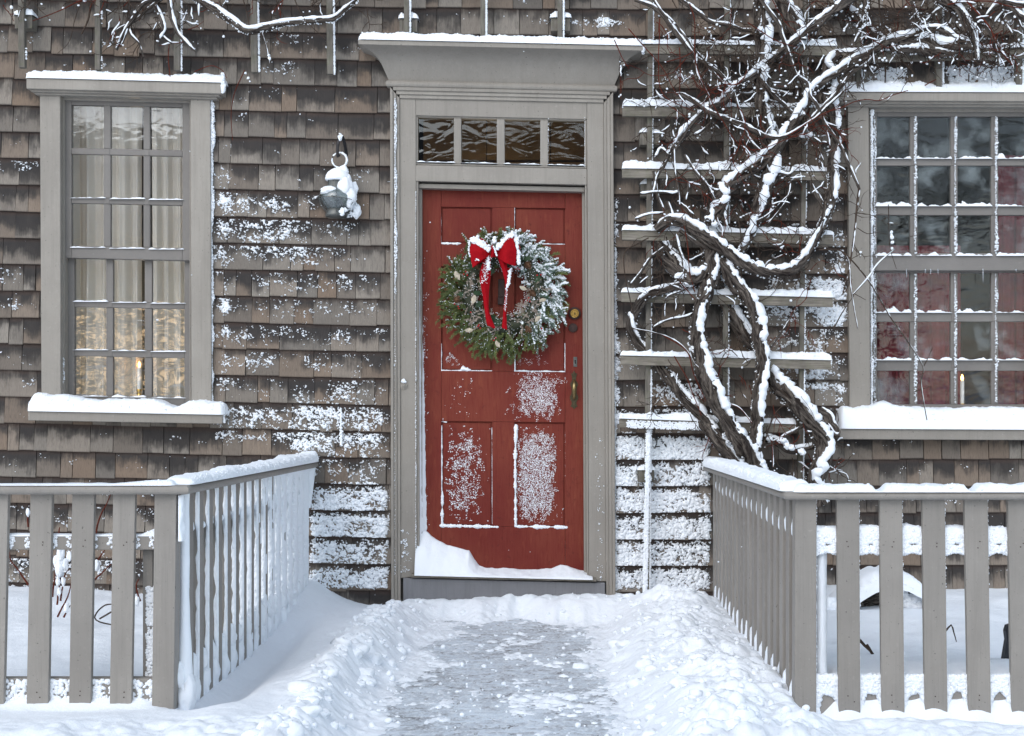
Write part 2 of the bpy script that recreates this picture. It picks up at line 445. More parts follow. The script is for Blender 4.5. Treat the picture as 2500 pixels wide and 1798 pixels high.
simple('shell', (.46, .40, .31), .6, 0, 90, .2)
simple('blackstake', (.012, .014, .02), .5)
simple('void', (.01, .009, .009), .9)
simple('street_wall', (.55, .43, .27), .8, 0, 2, .15)
simple('street_roof', (.10, .10, .11), .8)
simple('ivory', (.55, .52, .46), .5)
simple('dried', (.36, .30, .25), .85, 0, 60, .35)

def m_leaf(name, c1, c2):
    a = N(name); r = a.rnd()
    c = a.mix(r[0], c1, c2)
    a.bsdf(c, .55, None, Specular_IOR_Level=.3); MAT[name] = a.m
m_leaf('needles', (.035, .060, .022), (.19, .22, .070))
m_leaf('bluish_needles', (.10, .16, .12), (.24, .32, .27))
m_leaf('broad_leaf', (.014, .035, .016), (.03, .06, .025))
m_leaf('core_green', (.016, .022, .012), (.03, .035, .018))

def m_glass(name, wave, refl, frost=0.0, tint=(.97, .975, .975), seedloc=(0, 0, 0), fr=(.45, .62), wsc=(7, 7, 13)):
    a = N(name); o = a.map(a.obj(), (1, 1, 1), seedloc)
    n = a.noise(a.map(o, wsc), 1, 2, .5, 1.2)
    nb = a.bump(n, 1.0, wave)
    tr = a.n('ShaderNodeBsdfTransparent'); a.set(tr.inputs[0], tint)
    gl = a.n('ShaderNodeBsdfGlossy'); a.set(gl.inputs['Color'], (.95, .97, 1.0)); gl.inputs['Roughness'].default_value = .02; a.set(gl.inputs['Normal'], nb)
    ms = a.n('ShaderNodeMixShader'); ms.inputs[0].default_value = refl
    a.set(ms.inputs[1], tr.outputs[0]); a.set(ms.inputs[2], gl.outputs[0])
    last = ms.outputs[0]
    if frost:
        f = a.noise(o, 5.5, 3, .55); f2 = a.noise(o, 160, 3, .6)
        fac = a.math('MULTIPLY', a.ramp(f, [(fr[0], 0.0), (fr[1], 1.0)]), a.ramp(f2, [(.2, .55), (.7, 1.0)]))
        fac = a.math('ADD', a.math('MULTIPLY', fac, frost), a.math('MULTIPLY', a.ramp(f2, [(.5, 0.0), (.75, 1.0)]), frost*.15), True)
        df = a.n('ShaderNodeBsdfDiffuse'); a.set(df.inputs[0], (.50, .57, .59))
        m2 = a.n('ShaderNodeMixShader'); a.set(m2.inputs[0], fac); a.set(m2.inputs[1], last); a.set(m2.inputs[2], df.outputs[0]); last = m2.outputs[0]
    a.set(a.out.inputs[0], last); MAT[name] = a.m
m_glass('glass_left', .0004, .045)
m_glass('glass_wavy', .0030, .06, wsc=(9, 9, 14))
m_glass('glass_right', .0016, .024, .22, seedloc=(1.3, 0, .4), fr=(.50, .70))
m_glass('glass_door', .0016, .050, 0, (.74, .72, .66), (3, 0, 0), wsc=(6, 6, 13))
m_glass('glass_lamp', .004, .14, .25, (.30, .34, .31), fr=(.3, .6))
def m_ice():
    a = N('icicle'); a.bsdf((.9, .95, 1.0), .08, None, Transmission_Weight=.8, IOR=1.31); MAT['ice'] = a.m
m_ice()
def m_flame():
    a = N('flame'); e = a.n('ShaderNodeEmission'); a.set(e.inputs[0], (1, .42, .10)); e.inputs[1].default_value = 9; a.set(a.out.inputs[0], e.outputs[0]); MAT['flame'] = a.m
    a = N('backlight_glow'); e = a.n('ShaderNodeEmission'); a.set(e.inputs[0], (1, .68, .32)); e.inputs[1].default_value = 1.6; a.set(a.out.inputs[0], e.outputs[0]); MAT['backlight_glow'] = a.m  # second material: glowing shade of the lamp added behind the curtains
m_flame()
a_ = N('gold_reflection_glow'); e_ = a_.n('ShaderNodeEmission'); a_.set(e_.inputs[0], (1, .70, .40)); e_.inputs[1].default_value = 2.6; a_.set(a_.out.inputs[0], e_.outputs[0]); MAT['gold_reflection_glow'] = a_.m  # added glow, mirrored as gold squiggles in the lower left panes

def m_path():
    a = N('slushy_path'); o = a.obj()
    s1 = a.noise(a.map(o, (11, 22, 20)), 1, 8, .74, .5); s2 = a.noise(a.map(o, (90, 70, 60)), 1, 4, .7); b = a.noise(o, 2.6, 4, .6); br = a.noise(o, 9, 3, .5)
    dark = a.mix(br, (.030, .032, .037), (.10, .075, .072))
    f = a.math('ADD', a.math('MULTIPLY', s1, .75), a.math('MULTIPLY', s2, .28)); f = a.math('ADD', f, a.math('MULTIPLY', b, .35))
    c = a.mix(a.ramp(f, [(.47, 0.0), (.58, .32), (.66, .72), (.77, 1.0)]), dark, (.72, .79, .86))
    k1 = a.noise(a.map(o, (24, 17, 20), (3, 1, 0)), 1, 6, .7, .8)
    c = a.mix(a.ramp(k1, [(.58, 0.0), (.66, .92)]), c, dark)
    k2 = a.noise(a.map(o, (48, 34, 20), (7, 2, 0)), 1, 5, .7)
    c = a.mix(a.ramp(k2, [(.50, 0.0), (.62, .85)]), c, (.82, .87, .91))
    f = a.math('SUBTRACT', f, a.math('MULTIPLY', k1, .3))
    a.bsdf(c, a.ramp(f, [(.52, .35), (.66, .75)]), a.bump(f, .8, .012), Specular_IOR_Level=.4); MAT['path'] = a.m
m_path()

# ================================================================== GROUND
XL, XR = -3.4, 3.0
def ground_z(x, y):
    """height of the snow surface (metres)"""
    x = np.asarray(x, float); y = np.asarray(y, float)
    big = fbm(x*1.1, y*1.1, 0, 3, 5)
    base = .035+.03*big+.006*fbm(x*6, y*6, 0, 3, 8)
    # gardens behind the fences
    gl = sstep(-1.36, -1.46, x)*sstep(-2.5, -2.38, y)
    base = base+gl*(.035+.03*fbm(x*1.8, y*1.8, 0, 3, 31)+.05*np.exp(-((x+2.7)/.35)**2-((y+.45)/.4)**2))
    gr = sstep(.90, 1.0, x)*sstep(-2.5, -2.38, y)
    base = base+gr*(.05+.035*fbm(x*2.2, y*2.2, 0, 3, 37)+.05*sstep(-1.6, -2.3, y))
    # strip between left fence and path: low along the fence foot, drift at the wall corner
    mid = sstep(-1.32, -1.25, x)*sstep(-.70, -.80, x)
    base = base-.085*np.exp(-((x+1.22)/.09)**2)*sstep(-.55, -1.1, y)*sstep(-2.55, -2.3, y)
    base = base+.09*np.exp(-((x+1.32)/.12)**2)*sstep(-.9, 0, y)-.05*np.exp(-((x+.93)/.2)**2)*sstep(-.5, 0, y)
    base = base+.03*np.exp(-((x+1.0-.1*np.sin(y*3))/.14)**2)*sstep(-.4, -1.0, y)
    # shovelled path
    el = -.73+.05*sstep(-1.0, -.3, y)+.05*fbm(y*2.2, 3.3, 0, 3, 12)+.0*y
    er = .30+.06*fbm(y*2.0, 7.3, 0, 3, 14)+.04*sstep(-1.2, -2.6, y)
    inl = x-el; inr = er-x
    inside = np.minimum(inl, inr)
    backe = -.15+.22*fbm(x*5, 1.7, 0, 4, 15)
    path = sstep(-.12, .09, inside+.02*fbm(x*14, y*14, 0, 2, 13))*sstep(backe+.05, backe-.20, y)
    rough = sstep(.9, .0, -inside)  # near the path: thrown lumps
    clod = .30*domes(x+.02*fbm(x*20, y*20, 0, 2, 2), y, .11, 3)+.36*domes(x+9, y+3, .050, 7)+.22*domes(x+4, y, .024, 9)
    bl = np.exp(-((x-(el-.10))/.11)**2)*sstep(-.12, -.6, y)
    bank = bl*(.020+.022*sstep(-.8, -2.2, y)+.03*fbm(x*4, y*4, 0, 3, 21)+clod*.9)
    rc = er+.27; wv = np.where(x < rc, .17, .30)
    br = np.exp(-((x-rc)/wv)**2)*sstep(.05, -.35, y)*sstep(.95, .84, x)
    bank = bank+br*(.055+.055*fbm(x*4.4, y*4.4, 0, 3, 23)+clod*1.15)
    # snow at the foot of the step
    step = np.exp(-((y+.10)/.13)**2)*sstep(-.90, -.75, x)*sstep(.45, .3, x)
    bank = bank+step*(.004+.03*fbm(x*6, y*5, 0, 3, 26)+clod*.5)*(1-.7*np.exp(-((x+.33)/.07)**2))
    # ploughed strip in front of the fences
    fr = sstep(-2.40, -2.62, y)
    bank = bank+fr*(.005+.02*fbm(x*2.7, y*2.7, 0, 3, 41)+clod*.75*sstep(-2.55, -2.8, y))*(1-path)
    rt = sstep(.80, .90, x)*np.exp(-((y+2.50)/.10)**2)
    bank = bank+rt*(-.082+.022*(.5+.5*np.cos((x-X(2070, -2.45))*2*PI/.1495)))
    z = base+bank
    streak = fbm(x*22, y*16, 0, 5, 51, .68); cl2 = .7*domes(x*.8+2, y*1.2, .045, 55)+domes(x*.8, y*1.2+5, .022, 57)
    pz = -.0515+.0060*streak+.0045*fbm(x*5, y*4, 0, 3, 53)+.0080*fbm(x*50, y*32, 0, 3, 54, .7)+.5*cl2*sstep(.0, .6, fbm(x*7, y*6, 0, 3, 59))
    pz = pz+.016*(1-sstep(.0, .26, inside+.10*fbm(x*9, y*7, 0, 3, 63)))
    z = z*(1-path)+pz*path
    micro = .0022*fbm(x*55, y*55, 0, 2, 61)*(1+1.5*(bl+br))
    return z+micro
def gz1(x, y): return float(ground_z(np.array([x]), np.array([y]))[0])
def make_ground():
    xs = np.concatenate([np.arange(XL, -1.5, .016), np.arange(-1.5, 1.2, .0085), np.arange(1.2, XR, .016)])
    ys = np.concatenate([np.arange(-4.6, -3.0, .03), np.arange(-3.0, -.0, .0088), np.arange(0.0, .07, .02)])
    gx, gy = np.meshgrid(xs, ys)
    gz = ground_z(gx, gy)
    edge = np.minimum.reduce([sstep(XL, XL+.25, gx), sstep(XR, XR-.25, gx), sstep(-4.6, -4.3, gy)])
    gz = gz*edge+(-.03)*(1-edge)
    m, n = gx.shape
    i = np.arange(m-1)[:, None]*n; j = np.arange(n-1)[None]
    f = np.stack([i+j, i+j+1, i+n+j+1, i+n+j], -1).reshape(-1, 4)
    mb = MB(); mb.add(np.stack([gx, gy, gz], -1).reshape(-1, 3), f, c=np.zeros(3))
    mb.build('snow', MAT['snow'], smooth=True, kind='structure')
    p = MB(); p.box(-.95, -4.6, -.12, .55, -.02, -.0445); p.build('path', MAT['path'], kind='structure')
    g = MB(); s = 60.0
    for x0, x1, y0, y1 in ((-s, s, -s, -4.55), (-s, XL+.05, -4.55, .1), (XR-.05, s, -4.55, .1), (-s, s, .1, s)):
        g.box(x0, y0, -.5, x1, y1, -.034)
    g.build('ground', MAT['snow'], kind='structure')
    # loose clods thrown on the path and the banks
    N_ = 1000
    x = RNG.uniform(-.95, .85, N_); y = RNG.uniform(-3.0, -.12, N_)
    keep = RNG.random(N_) < np.where((x > -.6) & (x < .3), .35, .8)
    x, y = x[keep], y[keep]
    r = .004+.013*RNG.random(len(x))**3.2
    mb = MB(); mb.lumps(np.stack([x, y, np.maximum(ground_z(x, y), -.044)+r*.35], -1), r, 1.0, 5)
    o = mb.build('snow_clods', MAT['snow'], smooth=True, kind='stuff', label='loose clods of snow thrown up along the shovelled path')
    o['category'] = 'snow'
    cb = MB(); rgc = np.random.default_rng(8)
    for k in range(300):
        side = rgc.random()*.92 if k > 60 else .95
        y_ = rgc.uniform(-3.1, -.15)
        x_ = -.81+rgc.normal(-.02, .05) if side < .40 else (.40+rgc.normal(.10, .17) if side < .84 else rgc.uniform(-.62, .3))
        if x_ > .80: continue
        r_ = .009+(.034 if side < .40 else .026)*rgc.random()**2.2 if side < .84 else .005+.012*rgc.random()**2
        cb.blob((x_, y_, max(gz1(x_, y_), -.045)-r_*.12), r_*rgc.uniform(.9, 1.5), r_, r_*rgc.uniform(.6, .9), k, .35, 9)
    o2 = cb.build('snow_clods', MAT['snow'], smooth=True, kind='stuff', label='rounded lumps of shovelled snow heaped on both banks of the path'); o2['category'] = 'snow'
    sub = o.modifiers.new('s', 'SUBSURF'); sub.levels = 1; sub.render_levels = 1
make_ground()

# ================================================================== HOUSE
house = empty('house', (0, 0, 0), 'weathered grey cedar shingled house front with grey trim around a red front door', 'house')
WX0, WX1 = X(-330), X(2760)
OPEN = [  # x0,x1,z0,z1 openings through the shingles
    (X(120), X(492), Z(1012), Z(212)),
    (X(2096), X(2620), Z(1050), Z(240)),
    (X(962), X(1488), Z(1560), Z(205)),
]
def tilt(px): return np.interp(px, [-400, 0, 880, 1500, 2500], [-6, 0, 20, 25, 23])
ROW = 64.6
def course_z(k, x):
    px = VX+x*S(0)
    return CAMZ-((64+ROW*k+tilt(px))-VY)/S(0)
def rect_sub(r, o):
    x0, x1, z0, z1 = r; a0, a1, b0, b1 = o
    if x1 <= a0 or x0 >= a1 or z1 <= b0 or z0 >= b1: return [r]
    out = []
    if x0 < a0: out.append((x0, a0, z0, z1))
    if x1 > a1: out.append((a1, x1, z0, z1))
    m0, m1 = max(x0, a0), min(x1, a1)
    if z1 > b1: out.append((m0, m1, b1, z1))
    if z0 < b0: out.append((m0, m1, z0, b0))
    return out
def shingle_wall():
    rg = random.Random(5)
    V, F, U, C = [], [], [], []
    n = 0
    H = ROW/S(0)
    for k in range(-8, 25):
        x = WX0-rg.random()*.1
        while x < WX1:
            wdt = min(.27, max(.065, rg.gauss(.118, .046)))
            if rg.random() < .08: wdt *= 1.5
            gap = rg.choice([.0018, .0024, .003, .005]); x1 = x+wdt
            zb = float(course_z(k, (x+x1)/2))+rg.gauss(0, .0022)
            if rg.random() < .04: zb += rg.choice([-.008, .006, .010])
            zt = zb+H+.022
            th = rg.uniform(.012, .0195); lean = rg.gauss(0, .0012)
            col = (rg.random(), rg.random(), rg.random())
            u0 = rg.random()*10
            rs = [(x+gap/2, x1-gap/2, zb, zt)]
            for o in OPEN: rs = [q for r in rs for q in rect_sub(r, o)]
            sl = float(course_z(k, x1)-course_z(k, x))+rg.gauss(0, .0012)
            for (a0, a1, b0, b1) in rs:
                if a1-a0 < .004 or b1-b0 < .006: continue
                def yy(z, xx): return -(.003+th*(1-(z-zb)/(zt-zb)))-lean*((xx-x)/wdt-.5)*(1-(z-zb)/(zt-zb))*3
                for zz in (b0, b1):
                    for xx in (a0, a1):
                        dz = sl*((xx-x)/wdt-.5)
                        V.append((xx, yy(zz, xx), zz+dz)); V.append((xx, 0.0, zz+dz))
                        U += [(u0+xx-x, (zz-zb)/H)]*2
                C += [col]*8
                # order: 0 f(b0,a0) 1 b 2 f(b0,a1) 3 b 4 f(b1,a0) 5 b 6 f(b1,a1) 7 b
                F += [(n+0, n+2, n+6, n+4), (n+0, n+1, n+3, n+2), (n+0, n+4, n+5, n+1), (n+2, n+3, n+7, n+6)]
                n += 8
            x = x1
    mb = MB(); mb.add(V, F, U, C)
    # sheathing boards behind, with the same openings
    rs = [(WX0, WX1, -.35, Z(-420))]
    for o in OPEN: rs = [q for r in rs for q in rect_sub(r, o)]
    for (a0, a1, b0, b1) in rs: mb.box(a0, .0012, b0, a1, .10, b1, c=(0, 0, .1))
    return mb.build('shingle_wall', MAT['shingle'], house)
wall = shingle_wall()

# wind-blown snow stuck to the shingles: amount by place, measured from the photo
def wall_density(px, py):
    d = np.zeros_like(px)
    def g(cx, cy, sx, sy, a): return a*np.exp(-((px-cx)/sx)**2-((py-cy)/sy)**2)
    def r(x0, x1, y0, y1, a, s=25): return a*sstep(x0-s, x0+s, px)*sstep(x1+s, x1-s, px)*sstep(y0-s, y0+s, py)*sstep(y1+s, y1-s, py)
    d = d+r(540, 945, 640, 960, .40)+r(535, 890, 470, 640, .42)+r(530, 900, 370, 470, .16)
    d = d+g(660, 560, 130, 60, .18)+g(620, 495, 90, 22, .2)
    d = d+r(520, 945, 965, 1075, .66)+r(700, 945, 1075, 1180, .66)+r(755, 950, 1180, 1440, .93, 12)
    d = d+r(515, 560, 330, 960, .30, 10)+g(600, 1090, 60, 40, .2)
    d = d+g(690, 190, 50, 30, .50)+g(590, 260, 30, 25, .45)+g(690, 105, 90, 26, .35)+g(470, 110, 40, 30, .3)+g(800, 120, 60, 30, .4)
    d = d+g(1420, 62, 55, 26, .7)+g(1490, 55, 40, 24, .65)+g(1330, 55, 40, 14, .5)+g(1640, 195, 60, 30, .6)+g(1600, 60, 30, 30, .45)+g(1280, 8, 60, 10, .5)
    # right of the door
    d = d+r(1495, 1512, 470, 1040, .62, 8)+r(1500, 1560, 830, 1040, .42, 15)
    d = d+r(1498, 1735, 1060, 1440, .99, 10)+r(1590, 1720, 930, 1060, .62, 15)+r(1505, 1560, 1000, 1070, .5, 12)
    d = d+r(1880, 1960, 520, 640, .5)+r(1860, 2060, 660, 800, .52)+r(1870, 2010, 820, 960, .60)+r(1960, 2065, 560, 700, .38)+r(1995, 2062, 700, 1010, .42)
    d = d+r(2040, 2068, 330, 1000, .30, 8)+r(1700, 1860, 470, 560, .34)+r(1640, 1760, 590, 640, .3)
    d = d+r(2140, 2215, 150, 215, .95, 10)+r(2310, 2500, 150, 215, .95, 10)+r(2050, 2140, 180, 225, .5, 12)+r(2050, 2470, 20, 110, .35)
    d = d+r(-80, 95, 380, 420, .35, 14)+r(-80, 60, 620, 760, .32, 14)+r(-80, 90, 860, 900, .25)+g(30, 95, 60, 20, .4)+g(250, 105, 20, 30, .4)
    d = d+r(-80, 440, 1195, 1330, .30)+r(-80, 440, 1330, 1440, .52)+r(2000, 2500, 1200, 1240, .35)
    d = d+g(2390, 1430, 12, 22, .8)
    d = d+.08*(py > 100)
    return d
def wall_snow():
    st = .0030
    xs = np.arange(WX0+.3, X(2560), st); zs = np.arange(Z(1500), Z(-30), st)
    rects = ((X(95), X(518), Z(1030), Z(185)), (X(2072), X(2700), Z(1072), Z(215)), (X(953), X(1499), Z(1600), Z(125)))
    mb = MB(); lump_c, lump_r = [], []
    for z0 in range(0, len(zs)-1, 60):      # work in bands to keep memory low
        zz = zs[z0:z0+61]
        gx, gz = np.meshgrid(xs, zz)
        px = VX+gx*S(0); py = VY-(gz-CAMZ)*S(0)
        k = (py-64-tilt(px))/ROW; v = np.ceil(k)-k
        d = wall_density(px, py)
        wx = gx+.006*vn(gx*70, gz*70, 0, 4); wz = gz+.006*vn(gx*70, gz*70, 3, 5)
        d = np.where(d < .6, d*.88, d)
        cl = np.where(d < .6, domes(wx, wz, .0115, 74)/.0085, domes(wx, wz, .0165, 77)/.0122); cs = domes(wx+5, wz, .0072, 75)/.0052
        big = fbm(gx*9+gz*3, gz*17, 0, 3, 71)
        mid = fbm(gx*34+gz*20, gz*44, 0, 3, 72)
        fine = fbm(gx*120+gz*40, gz*150, 0, 2, 76)
        prof = np.where(v > .90, -.55, np.where(v > .42, .06, .02-.9*(.42-v)))
        full = sstep(.6, .97, d)
        prof = prof*(1-full)+full*np.where(v > .94, -1.0, np.where(v > .72, -.62*(v-.68)/.2, np.where(v < .05, -.15, .05)))
        sc = d*1.15-.80+big*.46+mid*.46+(cl-.55)*.42+(cs-.5)*.42+fine*.50+prof-.03
        sc = sc+full*.04
        for (a0, a1, b0, b1) in rects: sc = np.where((gx > a0) & (gx < a1) & (gz > b0) & (gz < b1), -1, sc)
        th = np.clip(sc, 0, .6)
        t = .0028*sstep(0, .10, sc)+.011*th*(.4+.6*cl)+(.0035+.0055*full)*cl*sstep(0, .2, sc)+.0028*cs*sstep(0, .15, sc)
        y = -(.0025+.0150*(1-v))-t+.0035*(sc <= 0)
        on = sc > 0
        cell = on[:-1, :-1] | on[1:, :-1] | on[:-1, 1:] | on[1:, 1:]
        # no faces across a shingle butt
        vj = np.abs(v[:-1, :-1]-v[1:, :-1]) > .5
        cell &= ~vj
        m, n = gx.shape; I, J = np.nonzero(cell)
        if len(I) == 0: continue
        f = np.stack([I*n+J, I*n+J+1, (I+1)*n+J+1, (I+1)*n+J], -1)
        used, inv = np.unique(f, return_inverse=True)
        mb.add(np.stack([gx, y, gz], -1).reshape(-1, 3)[used], inv.reshape(-1, 4), c=np.zeros(3))
        # crumbs standing proud of the crust and a scatter of stray grains round it
        q = (RNG.random(sc.shape) < .010) & (sc > -.10)
        lump_c.append(np.stack([gx[q], y[q]-.001, gz[q]], -1)); lump_r.append(.0016+.0026*RNG.random(q.sum()))
    mb.lumps(np.concatenate(lump_c), np.concatenate(lump_r), .8, 3)
    print('wall snow verts', mb.n)
    return mb.build('wall_snow', MAT['snow'], wall, smooth=True, kind='stuff')
wall_snow()

# rough rime along a vertical edge
def edge_rime(mb, x, y, z0, z1, w, n, seed, rmax=.008):
    rg = np.random.default_rng(seed)
    zz = rg.uniform(min(z0, z1), max(z0, z1), n)
    am = .6+.5*fbm(zz*14, seed, 0, 3, seed)
    xx = x+w*rg.random(n)*am
    r = rmax*(.45+.55*rg.random(n))*np.clip(am, .4, 1)
    mb.lumps(np.stack([xx, y-rg.random(n)*.012, zz], -1), r, .8, seed)

def window_glass(px_cols, rows, y, mat, parent, shear=0.0, label=None):
    mb = MB()
    for (a, b) in px_cols:
        for (c, d) in rows:
            mb.pbox(a-3, c-3, b+3, d+3, y, y+.003, shear)
    return mb.build('window_pane', mat, parent, label=label)
def sash(x0, x1, y0, y1, cols, rows, yf, yb, parent, shear=0.0, label=None):
    """one sash: stiles, rails and bars left between the panes"""
    mb = MB(); c0, c1 = cols[0][0], cols[-1][1]; r0, r1 = rows[0][0], rows[-1][1]
    mb.pbox(x0, y0, c0, y1, yf, yb, shear)
    mb.box(X(c1, yf), yf, Z(y1+shear*(c1-x0), yf), X(x1, yf), yb, Z(y0+shear*(c1-x0), yf), -shear)
    def bar(a, b, c, d, f=yf):
        mb.box(X(a, f), f, Z(d+shear*(a-x0), f), X(b, f), yb, Z(c+shear*(a-x0), f), -shear*S(0)/S(0))
    bar(c0, c1, y0, r0); bar(c0, c1, r1, y1)
    for (p, q) in zip(rows[:-1], rows[1:]): bar(c0, c1, p[1], q[0], yf+.004)
    for (p, q) in zip(cols[:-1], cols[1:]):
        for r in rows: bar(p[1], q[0], r[0], r[1], yf+.0065)
        for (r, s_) in zip(rows[:-1], rows[1:]): bar(p[1]+2, q[0]-2, r[1], s_[0], yf+.0015)
    return mb.build('sash', MAT['sash'], parent, bevel=.003, label=label)
def bar_snow(mb, cols, ys, yf, yb, shear, x0, h, seed, prob=1.0):
    for i, yy in enumerate(ys):
        for j, (a, b) in enumerate(cols):
            rg = random.Random(seed*100+i*10+j)
            if rg.random() > prob: continue
            xa, xb = X(a-4, yf), X(b+4, yf)
            zc = Z(yy+shear*((a+b)/2-x0), yf)
            hh = h*rg.uniform(.6, 1.2)
            snow_bank(mb, xa, xb, yf-.003, yb, lambda q: np.full_like(q, zc), lambda q: hh*np.clip(.55+.75*fbm(q*30, i*3+j, 0, 3, seed), .05, 2), seed+i, .004, 8, 0, 0, .02)

# ---- left window
sh = .022
win = MB()
win.quadbox([(97, 226), (147, 228), (148, 990), (101, 990)], -.045, .0)
win.quadbox([(465, 238), (513, 240), (516, 1000), (467, 1000)], -.045, .0)
win.box(X(147), -.004, Z(1005), X(158), .12, Z(228)); win.box(X(463), -.004, Z(1010), X(467), .12, Z(235))
win.box(X(120), .10, Z(1010), X(150), .13, Z(215)); win.box(X(462), .10, Z(1010), X(490), .13, Z(215))
win.box(X(147), -.006, Z(245), X(466), .11, Z(232), -sh)
wl = win.build('window', MAT['trim'], house, bevel=.003, label='narrow window with nine-over-nine panes and cream curtains left of the door')
hd = MB(); hd.pbox(64, 190, 541, 217, -.105, 0, .026); hd.pbox(74, 217.5, 536, 224, -.085, 0, .026); hd.pbox(84, 224.5, 530, 231, -.065, 0, .026)
hd.build('head_moulding', MAT['trim'], wl, bevel=.004)
sl_ = MB(); sl_.pbox(68, 1003, 543, 1027, -.105, .12, .018); sl_.build('sill', MAT['trim'], wl, bevel=.004)
LC = [(174, 253), (270, 350), (366, 445)]
sash(157, 464, 245, 630, LC, [(256, 361), (376, 482), (496, 600)], .012, .045, wl, sh)
LC2 = [(181, 259), (276, 353), (371, 450)]
sash(157, 466, 622, 1000, LC2, [(631, 735), (749, 853), (869, 964)], .052, .085, wl, sh)
g = MB()
def panes(mb, cols, rows, y, shear, x0):
    for (a, b) in cols:
        for (c, d) in rows: 
            k = shear*(a-x0); mb.box(X(a-4, y), y, Z(d+k+4, y), X(b+4, y), y+.003, Z(c+k-4, y), -shear)
panes(g, LC, [(256, 361), (376, 482), (496, 600)], .030, sh, 157)
panes(g, LC2, [(631, 735)], .070, sh, 157)
g.build('window_pane', MAT['glass_left'], wl)
g = MB(); panes(g, LC2, [(749, 853), (869, 964)], .070, sh, 157); g.build('window_pane', MAT['glass_wavy'], wl, label='wavier old glass in the two lowest rows of panes')
sn = MB()
# head cap
def lin(px0, py0, px1, py1, y):
    return lambda q: np.interp(q, [X(px0, y), X(px1, y)], [Z(py0, y), Z(py1, y)])
snow_bank(sn, X(63, -.10), X(548, -.10), -.108, -.01, lin(64, 191, 541, 203, -.105), lambda q: .048+.016*fbm(q*9, 1, 0, 4, 81), 82, .007)
edge_rime(sn, X(542, -.1), -.095, Z(238), Z(190), .018, 260, 4, .011)
# sill cap
snow_bank(sn, X(66, -.105), X(548, -.105), -.112, .05, lin(68, 1004, 543, 1013, -.105), lambda q: .070+.02*np.exp(-((q-X(100))/.06)**2)+.02*np.exp(-((q-X(160))/.1)**2)+.008*fbm(q*9, 4, 0, 3, 84)-.03*np.exp(-((q-X(430))/.06)**2), 85, .007)
edge_rime(sn, X(540, -.1), -.08, Z(1030), Z(985), .03, 260, 14, .014)
edge_rime(sn, X(517), -.02, Z(1000), Z(240), .022, 2600, 6, .009)
edge_rime(sn, X(148), -.02, Z(990), Z(400), .006, 700, 7, .005)
edge_rime(sn, X(150), -.0, Z(985), Z(870), .03, 300, 17, .006)
bar_snow(sn, LC, [483, 604], .004, .030, sh, 157, .012, 3)
bar_snow(sn, LC, [361], .008, .030, sh, 157, .003, 4, .3)
bar_snow(sn, LC2, [736, 854, 967], .046, .068, sh, 157, .012, 5)
sn.build('window_snow', MAT['snow_cap'], wl, smooth=True)

# ---- right window
win = MB()
RX1 = 2612
win.quadbox([(2070, 258), (2121, 258), (2125, 1040), (2075, 1040)], -.045, .0)
win.quadbox([(RX1-76, 262), (RX1-26, 262), (RX1-22, 1040), (RX1-74, 1040)], -.045, .0)
win.box(X(2121), -.003, Z(1050), X(2130), .12, Z(258)); win.box(X(RX1-84), -.003, Z(1050), X(RX1-74), .12, Z(258))
win.box(X(2090), .10, Z(1050), X(2122), .13, Z(240)); win.box(X(RX1-76), .10, Z(1050), X(RX1), .13, Z(240))
win.box(X(2121), -.005, Z(274), X(RX1-76), .11, Z(259))
wr = win.build('window', MAT['trim'], house, bevel=.003, label='wide window with frosted panes and dark red curtains right of the vine')
hd = MB(); hd.pbox(2046, 224, RX1, 246, -.105, 0, .004); hd.pbox(2052, 246.5, RX1-6, 253, -.085, 0, .004); hd.pbox(2060, 253.5, RX1-12, 260, -.062, 0, .004)
hd.build('head_moulding', MAT['trim'], wr, bevel=.004)
sl_ = MB(); sl_.pbox(2050, 1046, RX1, 1073, -.11, .12, .005); sl_.build('sill', MAT['trim'], wr, bevel=.004)
RC = [(2141, 2222), (2240, 2321), (2338, 2420), (2437, 2518)]
R1 = [(285, 387), (405, 503), (526, 619)]; R2 = [(666, 762), (786, 878), (906, 988)]
sash(2127, RX1-80, 272, 661, RC, R1, .012, .045, wr)
sash(2127, RX1-80, 655, 1040, RC, R2, .052, .085, wr)
g = MB(); panes(g, RC, R1, .030, 0, 2127); panes(g, RC, R2, .070, 0, 2127); g.build('window_pane', MAT['glass_right'], wr)
sn = MB()
snow_bank(sn, X(2048, -.1), X(RX1, -.1), -.108, -.008, lin(2046, 225, RX1, 227, -.105), lambda q: .058+.014*fbm(q*7, 2, 0, 3, 91), 92, .007, drop=.0)
snow_bank(sn, X(2048, -.1), X(RX1, -.1), -.118, .06, lin(2050, 1047, RX1, 1050, -.11), lambda q: .118+.008*fbm(q*6, 5, 0, 3, 93)+.03*np.exp(-((q-X(2150))/.05)**2), 94, .007)
edge_rime(sn, X(2124), -.015, Z(1010), Z(270), .016, 2400, 16, .007)
for a, b in RC: edge_rime(sn, X(a-9, .01), .004, Z(620), Z(285), .016, 420, 18+a, .006); edge_rime(sn, X(a-9, .05), .044, Z(985), Z(668), .016, 330, 19+a, .006)
bar_snow(sn, RC, [388, 504, 625], .000, .030, 0, 2127, .025, 13)
bar_snow(sn, RC, [764, 880], .040, .068, 0, 2127, .025, 15)
sn.build('window_snow', MAT['snow_cap'], wr, smooth=True)
for (px, l) in ((2213, 20), (2259, 12), (2272, 14), (2290, 13), (2400, 32), (2481, 8)):
    ic = MB(); a = P(px, 657, .005); ic.tube([a, (a[0], a[1], a[2]-l/S(0)*.6), (a[0]+.001, a[1], a[2]-l/S(0))], [.004, .0028, .0005], 6)
    ic.build('icicle', MAT['ice'], wr, smooth=True)

# ---- doorway
DS = .0225
def dz(px, py): return py+DS*(px-952)
df = MB()
